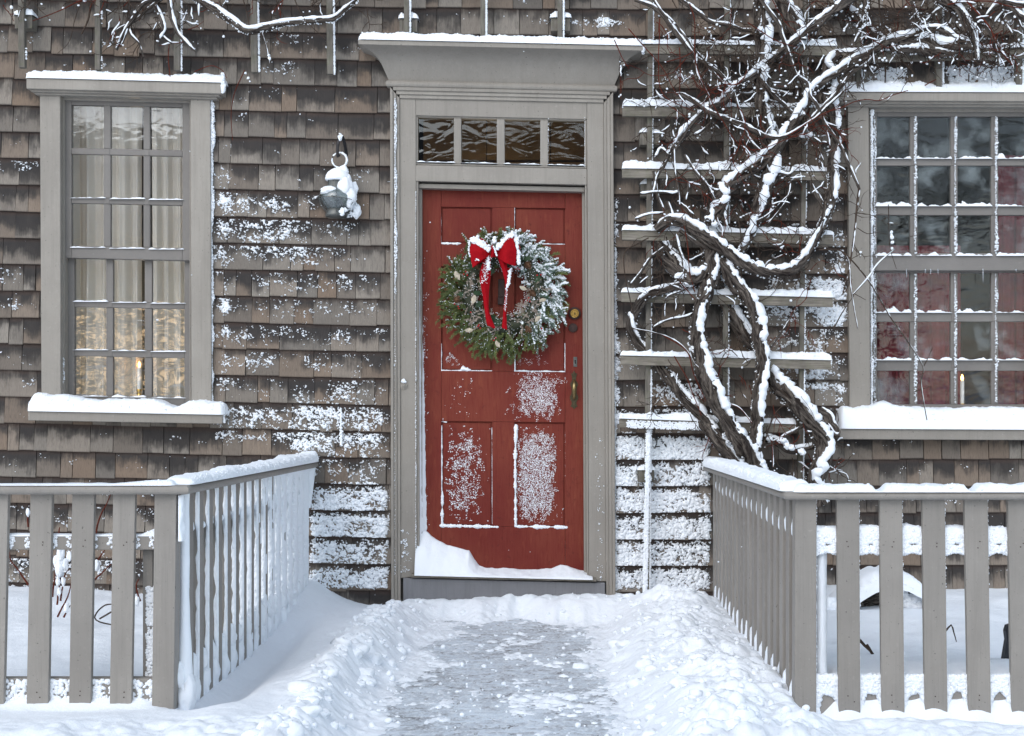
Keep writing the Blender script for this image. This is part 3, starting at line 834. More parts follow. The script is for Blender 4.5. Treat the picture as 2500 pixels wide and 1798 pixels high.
# stepped outer mouldings, both sides and across the top (mitred look by nesting)
for (o0, o1, yf) in ((0, 7, -.056), (7.3, 15, -.048), (15.3, 23, -.040)):
    df.quadbox([(952+o0, 212+o0*1.2), (952+o1, 212+o1*1.2), (955+o1, 1489), (955+o0, 1489)], yf, .0)
    df.quadbox([(1497-o1, dz(1497, 212+o1*1.2)), (1497-o0, dz(1497, 212+o0*1.2)), (1503-o0, 1490), (1503-o1, 1490)], yf, .0)
    df.quadbox([(952+o1+.3, dz(952+o1, 212+o0*1.2)), (1497-o1-.3, dz(1497-o1, 212+o0*1.2)), (1497-o1-.3, dz(1497-o1, 212+o1*1.2)), (952+o1+.3, dz(952+o1, 212+o1*1.2))], yf+.0006, .0)
# flat boards
df.quadbox([(975.3, 240), (1015, 240), (1018, 1408), (978.3, 1412)], -.030, .02)
df.quadbox([(1433, 250), (1473.7, 250), (1479.7, 1420), (1438, 1420)], -.030, .02)
df.quadbox([(1015.3, dz(1015, 239)), (1432.7, dz(1433, 239)), (1432.7, dz(1433, 281)), (1015.3, dz(1015, 281))], -.0285, .05)
df.quadbox([(1015.3, dz(1015, 402)), (1432.7, dz(1433, 402)), (1432.7, dz(1433, 441)), (1015.3, dz(1015, 441))], -.0285, .10)
# jambs and stops
df.quadbox([(1015.4, 441), (1021, 441), (1024, 1410), (1018.4, 1410)], -.022, .12)
df.quadbox([(1428, 452), (1432.8, 452), (1437.6, 1420), (1433, 1420)], -.022, .12)
df.quadbox([(1021.5, 450), (1030, 450), (1031, 1400), (1024.5, 1400)], .025, .12)
df.quadbox([(1421, 458), (1427.7, 458), (1432.7, 1416), (1426, 1416)], .025, .12)
df.quadbox([(1021.5, dz(1021, 447)), (1427.5, dz(1427, 447)), (1427.5, dz(1427, 458)), (1021.5, dz(1021, 458))], .0, .10)
df.box(X(962), .052, Z(1500), X(1012), .16, Z(230)); df.box(X(1436), .052, Z(1500), X(1486), .16, Z(230))
df.box(X(1012), .105, Z(470), X(1436), .16, Z(425), -DS)
dframe = df.build('door_frame', MAT['trim'], house, bevel=.0025)
# cornice: cove swept round three sides
def sweep(mb, prof, xl, xr, zl, slope, yw=-.035):
    pts = []
    for (o, dzz) in prof:
        row = []
        for (xx, yy_) in ((xl-o, 0.0), (xl-o, yw-o), (xr+o, yw-o), (xr+o, 0.0)):
            row.append((xx, yy_, zl+dzz-slope*(xx-xl)))
        pts.append(row)
    v = np.array(pts).reshape(-1, 3); f = []
    for i in range(len(prof)-1):
        for j in range(3): a = i*4+j; f.append((a, a+1, a+5, a+4))
    mb.add(v, f, c=np.full(3, .5))
co = MB()
yw = -.045; xl, xr = X(949, yw), X(1500, yw)
zt = Z(196, yw)
u = np.linspace(0, 1, 22); Hh = .150
cove = [(.138*(.48*t+.52*t**7), Hh*t) for t in u]
prof = [(0, -.001)]+cove+[(.1415, Hh+.001), (.1415, Hh+.024), (-.03, Hh+.0262)]
sweep(co, prof, xl, xr, zt, DS, yw)
bead = [(-.01, -.037)]+[(.004+.011*math.sin(t), -.020-.0165*math.cos(t)) for t in np.linspace(0, PI, 8)]+[(.002, -.0005), (-.02, -.0003)]
sweep(co, bead, xl, xr, zt, DS, yw)
co.box(xl-.0+.003, -.043, zt-.035, xr-.003, .0, zt+Hh, -DS)
co.build('cornice', MAT['trim'], dframe, smooth=False)
# transom light
tc = [(1020, 1108), (1126, 1213), (1232, 1319), (1338, 1427)]
ts = MB()
def tb(a, b, c, d, yf=-.020, yb=.03): ts.quadbox([(a, dz(a, c)), (b, dz(b, c)), (b, dz(b, d)), (a, dz(a, d))], yf, yb)
tb(1015.5, 1020, 281.5, 401.5); tb(1427, 1432.6, 281.5, 401.5)
for (p, q) in zip(tc[:-1], tc[1:]): tb(p[1], q[0], 285, 397)
tb(1020, 1427, 281.5, 285); tb(1020, 1427, 397, 401.5)
trn = ts.build('transom_sash', MAT['trim'], dframe, bevel=.003)
g = MB()
for a, b in tc: g.quadbox([(a-3, dz(a, 281)), (b+3, dz(b, 281)), (b+3, dz(b, 401)), (a-3, dz(a, 401))], .008, .011)
g.build('transom_pane', MAT['glass_door'], dframe)
# threshold and board under the door
th = MB(); th.quadbox([(1003, 1402), (1455, 1413), (1457, 1421), (1004, 1411)], -.075, .13)
th.build('threshold', MAT['rail_wood'], dframe, bevel=.003)
sb = MB(); sb.quadbox([(984, 1412), (1477, 1424), (1478, 1510), (985, 1510)], -.052, .05)
sb.build('step_board', MAT['stepboard'], dframe, bevel=.003)
db = MB()
c0 = P(985, 942, -.03)
for (r, y0, y1) in ((.0205, -.030, -.036), (.012, -.036, -.043)):
    db.tube([(c0[0], y0, c0[2]), (c0[0], y1, c0[2])], r, 20)
db.box(c0[0]-.004, -.046, c0[2]-.004, c0[0]+.004, -.0431, c0[2]+.004)
db.build('doorbell', MAT['trim'], dframe, smooth=False)

# ---- the red door
yd = .060
dr = MB()
def dq(a, c, b, d, yf, yb=.10, k=.022): dr.quadbox([(a, c+k*(a-1033)), (b, c+k*(b-1033)), (b, d+k*(b-1033)), (a, d+k*(a-1033))], yf, yb)
dq(1028, 458, 1077, 1392, yd); dq(1380, 458, 1427, 1392, yd)
for (c, d) in ((458, 505), (594, 650), (905, 1028), (1284, 1388)): dq(1077.4, c, 1379.6, d, yd+.0012, k=.012)
for (c, d) in ((505, 594), (650, 905), (1028, 1284)): dq(1202, c+.4, 1256, d-.4, yd+.0018, k=.012)
for (a, b) in ((1077, 1202), (1256, 1380)):
    for (c, d) in ((505, 594), (650, 905), (1028, 1284)): 
        dq(a-2, c-2, b+2, d+2, yd+.017, .09, .012)
        dq(a+4, c+4, b-4, d-4, yd+.0115, .0899, .012)
door = dr.build('door', MAT['red'], house, bevel=.0016)
def disc(mb, px, py, y0, y1, r, seg=28):
    c = P(px, py, y0); mb.tube([(c[0], y0, c[2]), (c[0], y1+.0015 if y1 < y0 else y1, c[2]), (c[0], y1, c[2])], [r, r, r*.93], seg)
L_ = MB(); disc(L_, 1403, 765.5, yd, yd-.014, .0335); disc(L_, 1403, 765.5, yd-.014, yd-.019, .028)
dbo = L_.build('deadbolt_collar', MAT['dark_ring'], door)
L_ = MB(); disc(L_, 1403, 765.5, yd-.019, yd-.024, .0235); disc(L_, 1403, 765.5, yd-.024, yd-.0265, .0165); L_.build('deadbolt_cylinder', MAT['gold_brass'], door)
L_ = MB(); c = P(1403.5, 766, yd); L_.box(c[0]-.0025, yd-.0275, c[2]-.008, c[0]+.0025, yd-.0266, c[2]+.001); disc(L_, 1403.5, 765, yd-.0266, yd-.0275, .0035, 10)
L_.build('keyhole', MAT['void'], door)
L_ = MB(); disc(L_, 1399, 801, yd, yd-.009, .0245); disc(L_, 1399, 801, yd-.009, yd-.012, .019); disc(L_, 1399, 801, yd-.012, yd-.0125, .012); L_.build('old_lock_cylinder', MAT['dark_ring'], door)
L_ = MB(); L_.pbox(1400, 872, 1409, 896, yd-.003, yd); kp = L_.build('keyhole_plate', MAT['pewter'], door, bevel=.001)
L_ = MB(); disc(L_, 1404.5, 881, yd-.003, yd-.0036, .004, 12); L_.pbox(1403.2, 882, 1405.8, 889, yd-.0036, yd-.0031); L_.build('keyhole', MAT['void'], door)
# handle back plate: shaped outline
half = [(0, 905), (3, 911), (8, 913), (5.5, 918), (5, 925), (4, 929), (8, 934), (10, 940), (7, 946), (6, 955), (6.5, 962), (10, 968), (10.5, 974), (7, 979), (5.5, 985), (7, 990), (9.5, 992), (4, 995), (0, 1000)]
outl = [(1401.5+a, b) for a, b in half]+[(1401.5-a, b) for a, b in half[::-1][1:-1]]
L_ = MB(); L_.quadbox([(a, b) for a, b in outl], yd-.0035, yd); hp = L_.build('handle_plate', MAT['old_brass'], door, bevel=.0008)
L_ = MB(); cc = P(1401.5, 945, yd); zt_, zb_ = Z(928, yd), Z(975, yd)
path_ = spline([(cc[0], yd-.002, zt_), (cc[0], yd-.022, zt_-.006), (cc[0], yd-.038, zt_-.028), (cc[0], yd-.040, (zt_+zb_)/2), (cc[0], yd-.034, zb_+.026), (cc[0], yd-.018, zb_+.004), (cc[0], yd-.002, zb_)], .004)
tt = np.linspace(0, 1, len(path_)); L_.tube(path_, .0035+.0065*np.sin(PI*np.clip(tt*1.05, 0, 1))**1.5, 14); L_.build('door_handle', MAT['worn_brass'], door, smooth=True)
L_ = MB(); L_.pbox(1216, 682, 1231, 742, yd-.006, yd); L_.pbox(1215, 726, 1228, 744, yd-.018, yd-.0062); L_.tube([P(1217, 724, yd-.02), P(1227, 724, yd-.02)], .004, 8); L_.build('knocker', MAT['dark_ring'], door, bevel=.002)
# snow on the door
sn = MB()
def crumbs(mb, n, px0, px1, py0, py1, y, rmin, rmax, dens, seed, aniso=(1, 1)):
    rg = np.random.default_rng(seed)
    a = rg.uniform(px0, px1, n); b = rg.uniform(py0, py1, n)
    d = dens(a, b)+.55*fbm(a/9*aniso[0], b/9*aniso[1], 0, 3, seed)
    k = d > rg.random(n)*.55+.25
    a, b = a[k], b[k]; r = rmin+(rmax-rmin)*rg.random(len(a))**2
    mb.lumps(np.stack([X(a, y), np.full(len(a), y)-r*.25, Z(b, y)], -1), r, .6, seed)
def gb(cx, cy, sx, sy, A, p=2): return lambda a, b: A*np.exp(-np.abs((a-cx)/sx)**p-np.abs((b-cy)/sy)**p)
crumbs(sn, 9000, 1225, 1385, 905, 1032, yd+.001, .0009, .0024, gb(1312, 968, 55, 58, .78, 3), 31, (1.2, .8))
crumbs(sn, 1400, 1080, 1260, 905, 1030, yd+.001, .001, .003, gb(1130, 970, 40, 60, .30), 32)
crumbs(sn, 11000, 1260, 1378, 1040, 1278, yd+.0105, .001, .0026, gb(1310+0, 1160, 46, 112, .92, 5), 33, (1.5, .7))
crumbs(sn, 6500, 1082, 1200, 1040, 1275, yd+.0105, .001, .0034, gb(1133, 1160, 42, 108, .62, 4), 34, (.9, .9))
crumbs(sn, 700, 1090, 1370, 1290, 1375, yd+.001, .001, .005, gb(1230, 1325, 110, 30, .14), 35)
crumbs(sn, 900, 1085, 1130, 860, 895, yd+.0105, .001, .0024, gb(1102, 880, 12, 16, .5), 36)
crumbs(sn, 900, 1260, 1350, 868, 895, yd+.0105, .0007, .0016, gb(1300, 880, 40, 12, .45), 37)
crumbs(sn, 1600, 1034, 1050, 600, 1330, yd-.0, .001, .003, lambda a, b: .75*np.exp(-(a-1034)/6)*sstep(560, 800, b), 38)
def line(px0, py0, px1, py1, r, y=yd+.006, n=None, seed=1):
    n = n or int(math.hypot(px1-px0, py1-py0)*1.1); t = np.linspace(0, 1, n)
    rr = r*np.clip(.9+.8*fbm(t*n/14, seed, 0, 3, seed), .25, 1.8)
    sn.lumps(np.stack([X(px0+(px1-px0)*t, y), np.full(n, y)-rr*.3, Z(py0+(py1-py0)*t, y)], -1), rr, .8, seed)
line(1077, 595, 1125, 596, .0065, seed=2); line(1325, 596, 1379, 597, .0028, seed=3); line(1077, 905, 1200, 906, .0045, seed=4)
line(1256, 906, 1380, 908, .0045, seed=5); line(1078, 1284, 1215, 1287, .008, seed=6); line(1258, 1286, 1383, 1288, .0075, seed=7)
line(1077.5, 840, 1077.5, 905, .0032, seed=8); line(1077, 520, 1077, 590, .0014, seed=9); line(1256, 500, 1256, 560, .0022, seed=10)
line(1257, 850, 1257, 905, .0045, seed=11); line(1379.5, 840, 1379.5, 905, .0026, seed=12); line(1260, 1040, 1257.5, 1120, .0085, seed=13); line(1257.5, 1120, 1259, 1284, .0062, seed=14)
line(1078.5, 1040, 1078.5, 1200, .0035, seed=15); line(1080, 1200, 1079, 1284, .0065, seed=16); line(1201, 1045, 1202, 1280, .0016, seed=17); line(1381, 1035, 1382, 1284, .0024, seed=18)
line(1078, 1030, 1090, 1031, .003, seed=19); line(1258, 1029, 1300, 1030, .002, seed=20)
line(1130, 900, 1146, 904, .010, seed=21)
sn.build('door_snow', MAT['snow_cap'], door, smooth=True)
# drift in the doorway
dd = MB()
xs = np.linspace(X(1016, 0), X(1446, 0), 230); yy_ = np.linspace(-.088, .062, 26)
gx, gy = np.meshgrid(xs, yy_)
pxs = VX+gx*S(.0)
top = np.interp(pxs, [1014, 1040, 1052, 1090, 1130, 1144, 1157, 1168, 1184, 1300, 1345, 1368, 1385, 1432, 1446], [.245, .215, .188, .145, .128, .118, .07, .038, .026, .022, .030, .052, .046, .022, .012])
fr_ = (gy+.088)/.15
hz = np.where(fr_ < 1, top*np.clip(fr_*1.15, 0, 1)**.75, top)
hz = hz+.008*fbm(gx*22, gy*22, 0, 4, 95)*sstep(0, .2, fr_)
base_z = np.interp(pxs, [1004, 1455], [Z(1403, -.075), Z(1414, -.075)])
hz[0] = -.004
m, n = gx.shape; i = np.arange(m-1)[:, None]*n; j = np.arange(n-1)[None]
dd.add(np.stack([gx, gy+.004*fbm(gx*25, gy*9, 0, 2, 96), base_z+np.maximum(hz, -.006)], -1).reshape(-1, 3), np.stack([i+j, i+j+1, i+n+j+1, i+n+j], -1).reshape(-1, 4), c=np.zeros(3))
# snow packed in the left reveal, thinning upward
zz = np.linspace(Z(1400), Z(560), 260); ww = np.interp(zz, [Z(1400), Z(1250), Z(1000), Z(700), Z(560)], [.040, .036, .028, .013, .002])
aa = np.linspace(0, 1, 7)
V = []
for k, (z_, w_) in enumerate(zip(zz, ww)):
    wn = w_*(1+.18*float(fbm(z_*30, 2, 0, 3, 97)))
    for a_ in aa: V.append((X(1023, .0)+wn*a_-.004, -.012+.07*a_**.8, z_))
V = np.array(V); n = 7; i = np.arange(len(zz)-1)[:, None]*n; j = np.arange(n-1)[None]
dd.add(V, np.stack([i+j, i+j+1, i+n+j+1, i+n+j], -1).reshape(-1, 4), c=np.zeros(3))
edge_rime(dd, X(1016), -.032, Z(1390), Z(470), .006, 900, 61, .0035)
edge_rime(dd, X(966), -.045, Z(720), Z(245), .016, 1500, 62, .0048)
edge_rime(dd, X(966), -.045, Z(1400), Z(720), .006, 260, 63, .0035)
edge_rime(dd, X(1500), -.012, Z(1450), Z(520), .014, 1500, 64, .006)
crumbs(dd, 1500, 968, 1005, 1290, 1410, -.034, .0015, .0042, gb(985, 1360, 14, 60, .5), 65)
crumbs(dd, 700, 1450, 1478, 1040, 1480, -.034, .0015, .0045, gb(1464, 1260, 9, 250, .38), 66)
for a, b in tc: 
    zc = lambda q: np.interp(q, [X(1020), X(1427)], [Z(398), Z(407)])
    snow_bank(dd, X(a-3, -.02), X(b+4, -.02), -.024, .008, zc, lambda q: .007*np.clip(.6+fbm(q*35, a, 0, 3, 98), .1, 2), 99, .004, 8)
edge_rime(dd, X(1338, -.02), -.02, Z(410), Z(290), .004, 60, 68, .003); edge_rime(dd, X(1427, -.02), -.02, Z(410), Z(290), .004, 80, 69, .003)
dd.build('door_frame_snow', MAT['snow_cap'], dframe, smooth=True)
cs = MB()
snow_bank(cs, xl-.145, xr+.147, yw-.143, -.006, lambda q: zt+Hh+.025-DS*(q-xl), lambda q: .047+.005*fbm(q*8, 1, 0, 3, 87), 88, .007)
cs.lumps([(xr+.145, yw-.12, zt+Hh-.01-DS*(xr-xl)), (xr+.142, yw-.13, zt+Hh-.002-DS*(xr-xl)), (xr+.146, yw-.125, zt+Hh+.012-DS*(xr-xl))], [.010, .012, .014], 1, 3)
cs.build('cornice_snow', MAT['snow_cap'], dframe, smooth=True)
bd = MB(); c = P(985, 931, -.04); bd.lumps([c, (c[0]-.008, c[1], c[2]-.004), (c[0]+.009, c[1], c[2]-.004)], [.011, .008, .007], .7, 2); bd.build('doorbell_snow', MAT['snow_cap'], dframe, smooth=True)

# ---- room behind the windows
rm = MB()
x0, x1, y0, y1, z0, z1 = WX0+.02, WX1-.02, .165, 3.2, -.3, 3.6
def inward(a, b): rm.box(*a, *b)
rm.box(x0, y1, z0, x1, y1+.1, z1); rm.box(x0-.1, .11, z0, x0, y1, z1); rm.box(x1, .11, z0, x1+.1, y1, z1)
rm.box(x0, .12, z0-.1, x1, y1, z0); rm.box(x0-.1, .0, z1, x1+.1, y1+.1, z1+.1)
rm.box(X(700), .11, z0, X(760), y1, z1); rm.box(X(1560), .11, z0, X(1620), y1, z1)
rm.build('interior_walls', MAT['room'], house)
pn = MB()
for k in range(4):
    pn.box(X(960)+k*.42, 1.6, 1.5, X(960)+k*.42+.415, 1.63, 3.0)
for k in range(3): pn.box(X(960), 1.58, 2.1+k*.25, X(1500), 1.6, 2.14+k*.25)
pn.build('hall_panelling', MAT['panelling'], house)
hl = bpy.data.lights.new('hall_bulb', 'POINT'); hl.energy = 7; hl.color = (1, .84, .62); hl.shadow_soft_size = .1
ho = bpy.data.objects.new('hall_bulb', hl); COL.objects.link(ho); ho.location = (X(1180), .9, 2.0)

# ================================================================== INSIDE THE WINDOWS
def curtain(px0, px1, y, amp, wl_, mat, name='curtain', py0=225, py1=1010, pinch=None, seed=0):
    mb = MB(); xs = np.linspace(X(px0, y), X(px1, y), 160); zs = np.linspace(Z(py1, y), Z(py0, y), 40)
    gx, gz = np.meshgrid(xs, zs)
    ph = gx/wl_*2*PI+1.2*np.sin(gx*9+seed)+.3*np.sin(gz*2+seed)
    gy = y+amp*(np.sin(ph)+.35*np.sin(2.3*ph+1))*(.6+.4*sstep(zs.max(), zs.min(), gz))
    if pinch:
        cx, cz = X(pinch[0], y), Z(pinch[1], y)
        k = .5*np.exp(-((gz-cz)/.18)**2); gx = gx*(1-k)+cx*k
    m, n = gx.shape; i = np.arange(m-1)[:, None]*n; j = np.arange(n-1)[None]
    mb.add(np.stack([gx, gy, gz], -1).reshape(-1, 3), np.stack([i+j, i+j+1, i+n+j+1, i+n+j], -1).reshape(-1, 4), c=np.zeros(3))
    o = mb.build(name, mat, smooth=True)
    s = o.modifiers.new('thick', 'SOLIDIFY'); s.thickness = .002
    return o
tag(curtain(140, 345, .185, .030, .085, MAT['curtain'], seed=1), 'cream curtain hanging in soft folds behind the left half of the narrow window', 'curtain', 'cream window curtains')
tag(curtain(372, 478, .185, .026, .07, MAT['curtain'], seed=2), 'narrow cream curtain behind the right-hand column of panes of the narrow window', 'curtain', 'cream window curtains')
tag(curtain(2105, 2345, .22, .014, .08, MAT['red_curtain'], seed=3, py0=600), 'dark red curtain behind the left lower panes of the wide window', 'curtain', 'dark red window curtains')
tag(curtain(2425, 2610, .22, .014, .08, MAT['red_curtain'], seed=4, py0=380), 'dark red curtain behind the rightmost panes of the wide window', 'curtain', 'dark red window curtains')
def candle(px, pyt, pyb, y, label):
    a = empty('window_candle', P(px, pyb+10, y), label, 'candle', 'electric candles in the windows')
    b = P(px, pyb, y); t = P(px, pyt, y); r = .011
    m = MB(); m.tube([(b[0], y, b[2]), (b[0], y, t[2]-.012), (b[0], y, t[2]-.010)], [r, r, r*.8], 16); m.build('candle_stick', MAT['candle_wax'], a, smooth=True)
    m = MB(); zb = b[2]
    m.tube([(b[0], y, zb-.035), (b[0], y, zb-.03), (b[0], y, zb-.012), (b[0], y, zb), (b[0], y, zb+.01)], [.03, .012, .010, .014, .0125], 16); m.build('candle_holder', MAT['gold_brass'], a, smooth=True)
    m = MB(); m.tube([(b[0], y, t[2]-.010), (b[0], y, t[2]-.003), (b[0], y, t[2]+.006), (b[0], y, t[2]+.016), (b[0], y, t[2]+.024)], [.004, .0075, .0085, .005, .001], 12); m.build('bulb', MAT['flame'], a, smooth=True)
candle(340, 893, 955, .135, 'lit white candle with brass holder inside the narrow window beside the curtain')
candle(2349, 925, 990, .135, 'lit white candle behind the lower frosted panes of the wide window')
# warm table lamp added in the left room to backlight the cream curtains
lm = empty('added_table_lamp', (X(300), 1.5, .2), 'added table lamp that backlights the cream curtains of the narrow window', 'lamp')
m = MB(); m.tube([(X(300), 1.5, .2), (X(300), 1.5, .95)], .03, 12); m.build('added_lamp_base', MAT['old_brass'], lm)
m = MB(); m.tube([(X(300), 1.5, .93), (X(300), 1.5, 1.25)], [.22, .13], 24, cap=False); m.build('added_lamp_shade', MAT['backlight_glow'], lm, smooth=True)

pl = bpy.data.lights.new('curtain_backlight', 'POINT'); pl.energy = 62; pl.color = (1, .82, .62); pl.shadow_soft_size = .12
po = bpy.data.objects.new('curtain_backlight', pl); COL.objects.link(po); po.parent = lm; po.location = (0, 0, 1.0-.2+.15)
# ================================================================== WREATH
WY = .0
wc = P(1229, 715, WY-.02)
wre = empty('wreath', (wc[0], yd, wc[2]), 'round evergreen wreath with red bow, berries and shells, dusted with snow, on the red door', 'wreath')
def sprig(mb, base, d, L, nn, nl, rg, spread=1.0, col=None):
    d = np.array(d, float); d /= np.linalg.norm(d)
    a = np.cross(d, [0, 1, 0.1]); a /= np.linalg.norm(a); b = np.cross(a, d)
    t = np.sort(rg.random(nn)); bend = np.array([0, 0, -1.0])*L*.18
    p = base+d*L*t[:, None]+bend*(t**2)[:, None]
    th = rg.random(nn)*2*PI
    out = (np.cos(th)[:, None]*a+np.sin(th)[:, None]*b*.7)*spread+d*.75
    out /= np.linalg.norm(out, axis=1)[:, None]
    ln = nl*(.7+.5*rg.random(nn))*(1-.35*t)
    tip = p+out*ln[:, None]
    sd_ = np.cross(out, [0, 1.0, 0]); sd_ /= np.linalg.norm(sd_, axis=1)[:, None]+1e-6
    wd = .0011
    v = np.stack([p-sd_*wd, p+sd_*wd, tip+sd_*wd*.5, tip-sd_*wd*.5], 1).reshape(-1, 3)
    f = np.arange(nn*4).reshape(-1, 4)
    cc = np.repeat(np.clip(rg.random((nn, 1))*.5+(col if col is not None else rg.random()*.5), 0, 1), 4, 0)*np.ones((1, 3))
    mb.add(v, f, c=cc)
    mb.tube([base, base+d*L*.5+bend*.25, base+d*L+bend], [.0016, .0013, .0006], 4, cap=False, color=(.1, .1, .1))
    return base+d*L+bend
grn, blu, wsn, dri = MB(), MB(), MB(), MB()
rg = np.random.default_rng(44)
for k in range(680):
    th = rg.random()*2*PI
    rr = .140+.170*rg.random()**.8
    yy0 = wc[1]+.055-.075*rg.random()*math.sin(PI*np.clip((rr-.10)/.22, .1, .9))
    base = np.array([wc[0]+rr*math.cos(th), yy0, wc[2]+rr*math.sin(th)])
    tang = np.array([-math.sin(th), 0, math.cos(th)])*(-1)
    rad = np.array([math.cos(th), 0, math.sin(th)])
    inner = rr < .18
    d = tang*rg.uniform(-.5, 1.5)+rad*(rg.uniform(-.25, .1) if inner else rg.uniform(.0, 1.1))+np.array([0, -.55*rg.random(), 0])
    right = math.cos(th-math.radians(20))
    isb = right > .3 and rg.random() < .55
    L = rg.uniform(.05, .095) if not inner else rg.uniform(.035, .05)
    if math.sin(th) < -.2: L *= 1.1
    tip = sprig(blu if isb else grn, base, d, L, 90, .017, rg, 1.0, .0+.55*rg.random()**1.5)
    # snow on the sprig: heavy top and right, thin lower left
    am = np.clip(.5+.55*math.cos(th-math.radians(38)), .05, 1)
    if rg.random() < .10+.74*am:
        n = rg.integers(9, 16); t = np.linspace(.2, 1.0, n)
        sc = .0020+.0066*am*rg.random()
        dn = d/np.linalg.norm(d)
        pp = base+dn*L*t[:, None]+np.array([0, 0, -.18*L])*(t**2)[:, None]
        pp = pp+np.array([0, -.004, .005])+rg.normal(0, .0022, (n, 3))
        wsn.lumps(pp, sc*(.6+.6*rg.random(n)), 1, int(k))
for k in range(150):   # dried, whitish filler twigs low left and inner ring
    th = math.radians(rg.uniform(150, 380)); rr = rg.uniform(.12, .23)
    base = np.array([wc[0]+rr*math.cos(th), wc[1]-.02, wc[2]+rr*math.sin(th)])
    d = np.array([rg.normal(0, 1), -.5, rg.normal(0, 1)])
    sprig(dri, base, d, .04, 26, .010, rg, 1.2)
for k in range(1500):  # fine dusting
    th = rg.random()*2*PI; am = .5+.5*math.cos(th-math.radians(35))
    if rg.random() > .35+.65*am: continue
    rr = .11+.21*rg.random()
    wsn.lumps([(wc[0]+rr*math.cos(th), wc[1]-.02-.03*rg.random(), wc[2]+rr*math.sin(th))], [.001+.0016*rg.random()], 1, 9000+k)
bl_ = MB()
for k in range(22):   # holly leaves
    th = rg.random()*2*PI; rr = rg.uniform(.11, .24); c = np.array([wc[0]+rr*math.cos(th), wc[1]-.035, wc[2]+rr*math.sin(th)])
    an = rg.random()*PI*2; e = np.array([math.cos(an), -.2, math.sin(an)]); s_ = np.array([-math.sin(an), .15, math.cos(an)])
    t = np.linspace(0, 1, 7); wv_ = .014*np.sin(PI*t)**.7*(1+.3*np.cos(t*6*PI))
    v = np.concatenate([c+e*.05*t[:, None]+s_*wv_[:, None], c+e*.05*t[:, None]-s_*wv_[:, None]+np.array([0, -.002, 0])])
    bl_.add(v, [(i_, i_+1, 8+i_, 7+i_) for i_ in range(6)])
gp = grn.build('fir_needles', MAT['needles'], wre)
blu.build('frosted_needles', MAT['bluish_needles'], wre)
bl_.build('holly_leaves', MAT['broad_leaf'], wre, smooth=True)
dri.build('dried_twigs', MAT['dried'], wre)
wsn.build('wreath_snow', MAT['snow_cap'], wre, smooth=True)
rb = MB(); tt = np.linspace(0, 2*PI, 60); ring = np.stack([wc[0]+.185*np.cos(tt), np.full(60, wc[1]+.015), wc[2]+.185*np.sin(tt)], -1)
rb.tube(ring, .042, 14, .25, 3, cap=False); rb.build('wreath_core', MAT['core_green'], wre, smooth=True)
WK = 370/1676
def wpt(x, y, dep): return np.array(P(1050+x*WK, 540+y*WK, dep))
def cone_(cx, cy, r, ang):
    m = MB(); c = wpt(cx, cy, wc[1]-.05); ax = np.array([math.cos(ang), -.7, math.sin(ang)]); ax /= np.linalg.norm(ax)
    a = np.cross(ax, [0, 0, 1.0]); a /= np.linalg.norm(a); b = np.cross(ax, a)
    m.tube([c-ax*r, c, c+ax*r], [r*.5, r*.6, r*.2], 8)
    for k in range(46):
        t = k/46; ph = k*2.39996; rad = r*(1.0-.55*t)*(.8+.4*math.sin(PI*min(1, t*1.4)))
        dirv = math.cos(ph)*a+math.sin(ph)*b; p = c+ax*r*(t*2-1); q = p+dirv*rad+ax*r*.25; s_ = np.cross(dirv, ax)*r*.22
        m.add([p-s_*.5, p+s_*.5, q+s_, q-s_, q+ax*r*.12], [(0, 1, 2, 3)]); 
    return m.build('pine_cone', MAT['cone'], wre)
for (a, b, r, g_) in ((530, 500, .020, -1.2), (1085, 490, .021, -1.0), (300, 865, .019, 1.0), (1130, 800, .020, -.6), (1085, 1200, .020, 2.2)): cone_(a, b, r, g_)
def berries(lst):
    m = MB()
    for (a, b) in lst:
        c = wpt(a, b, wc[1]-.058+.008*random.random()); t = np.linspace(-PI/2, PI/2, 7); r = .0046
        m.tube(np.stack([np.full(7, c[0]), c[1]+r*np.sin(t), np.full(7, c[2])], -1), r*np.cos(t)+.0001, 10, cap=False)
    return m.build('berry_cluster', MAT['berry'], wre, smooth=True)
for L in ([(395, 560), (372, 588), (412, 600)], [(968, 520), (985, 535), (950, 535)], [(1185, 600), (1225, 595)], [(1090, 850), (1105, 890), (1075, 880)], [(272, 918), (310, 945), (318, 968)], [(450, 1010)], [(540, 1150), (530, 1165), (555, 1185)], [(1235, 1190), (1025, 1130)], [(725, 1295), (705, 1320)]): berries(L)
def shell_(cx, cy, r, ang):
    m = MB(); c = wpt(cx, cy, wc[1]-.062); n = 13; rr_ = np.linspace(0, 1, 8); V = []
    for i_ in range(n*2+1):
        ph = ang+(i_/(n*2)-.5)*2.3
        for q in rr_:
            V.append(c+np.array([math.cos(ph)*q*r, -(math.sin(PI*q*.75)*r*.35)-(.0014 if i_ % 2 else 0)*q, math.sin(ph)*q*r]))
    f = [(i_*8+j_, i_*8+j_+1, (i_+1)*8+j_+1, (i_+1)*8+j_) for i_ in range(n*2) for j_ in range(7)]
    m.add(V, f, c=np.zeros(3)); m.build('seashell', MAT['shell'], wre, smooth=False)
for (a, b, r, g_) in ((330, 590, .030, 3.6), (455, 860, .028, -.3), (1040, 720, .024, -2.0), (1250, 900, .022, 1.8), (430, 1180, .026, -1.5), (770, 1350, .024, -2.6), (1210, 1100, .024, 2.4)): shell_(a, b, r, g_)
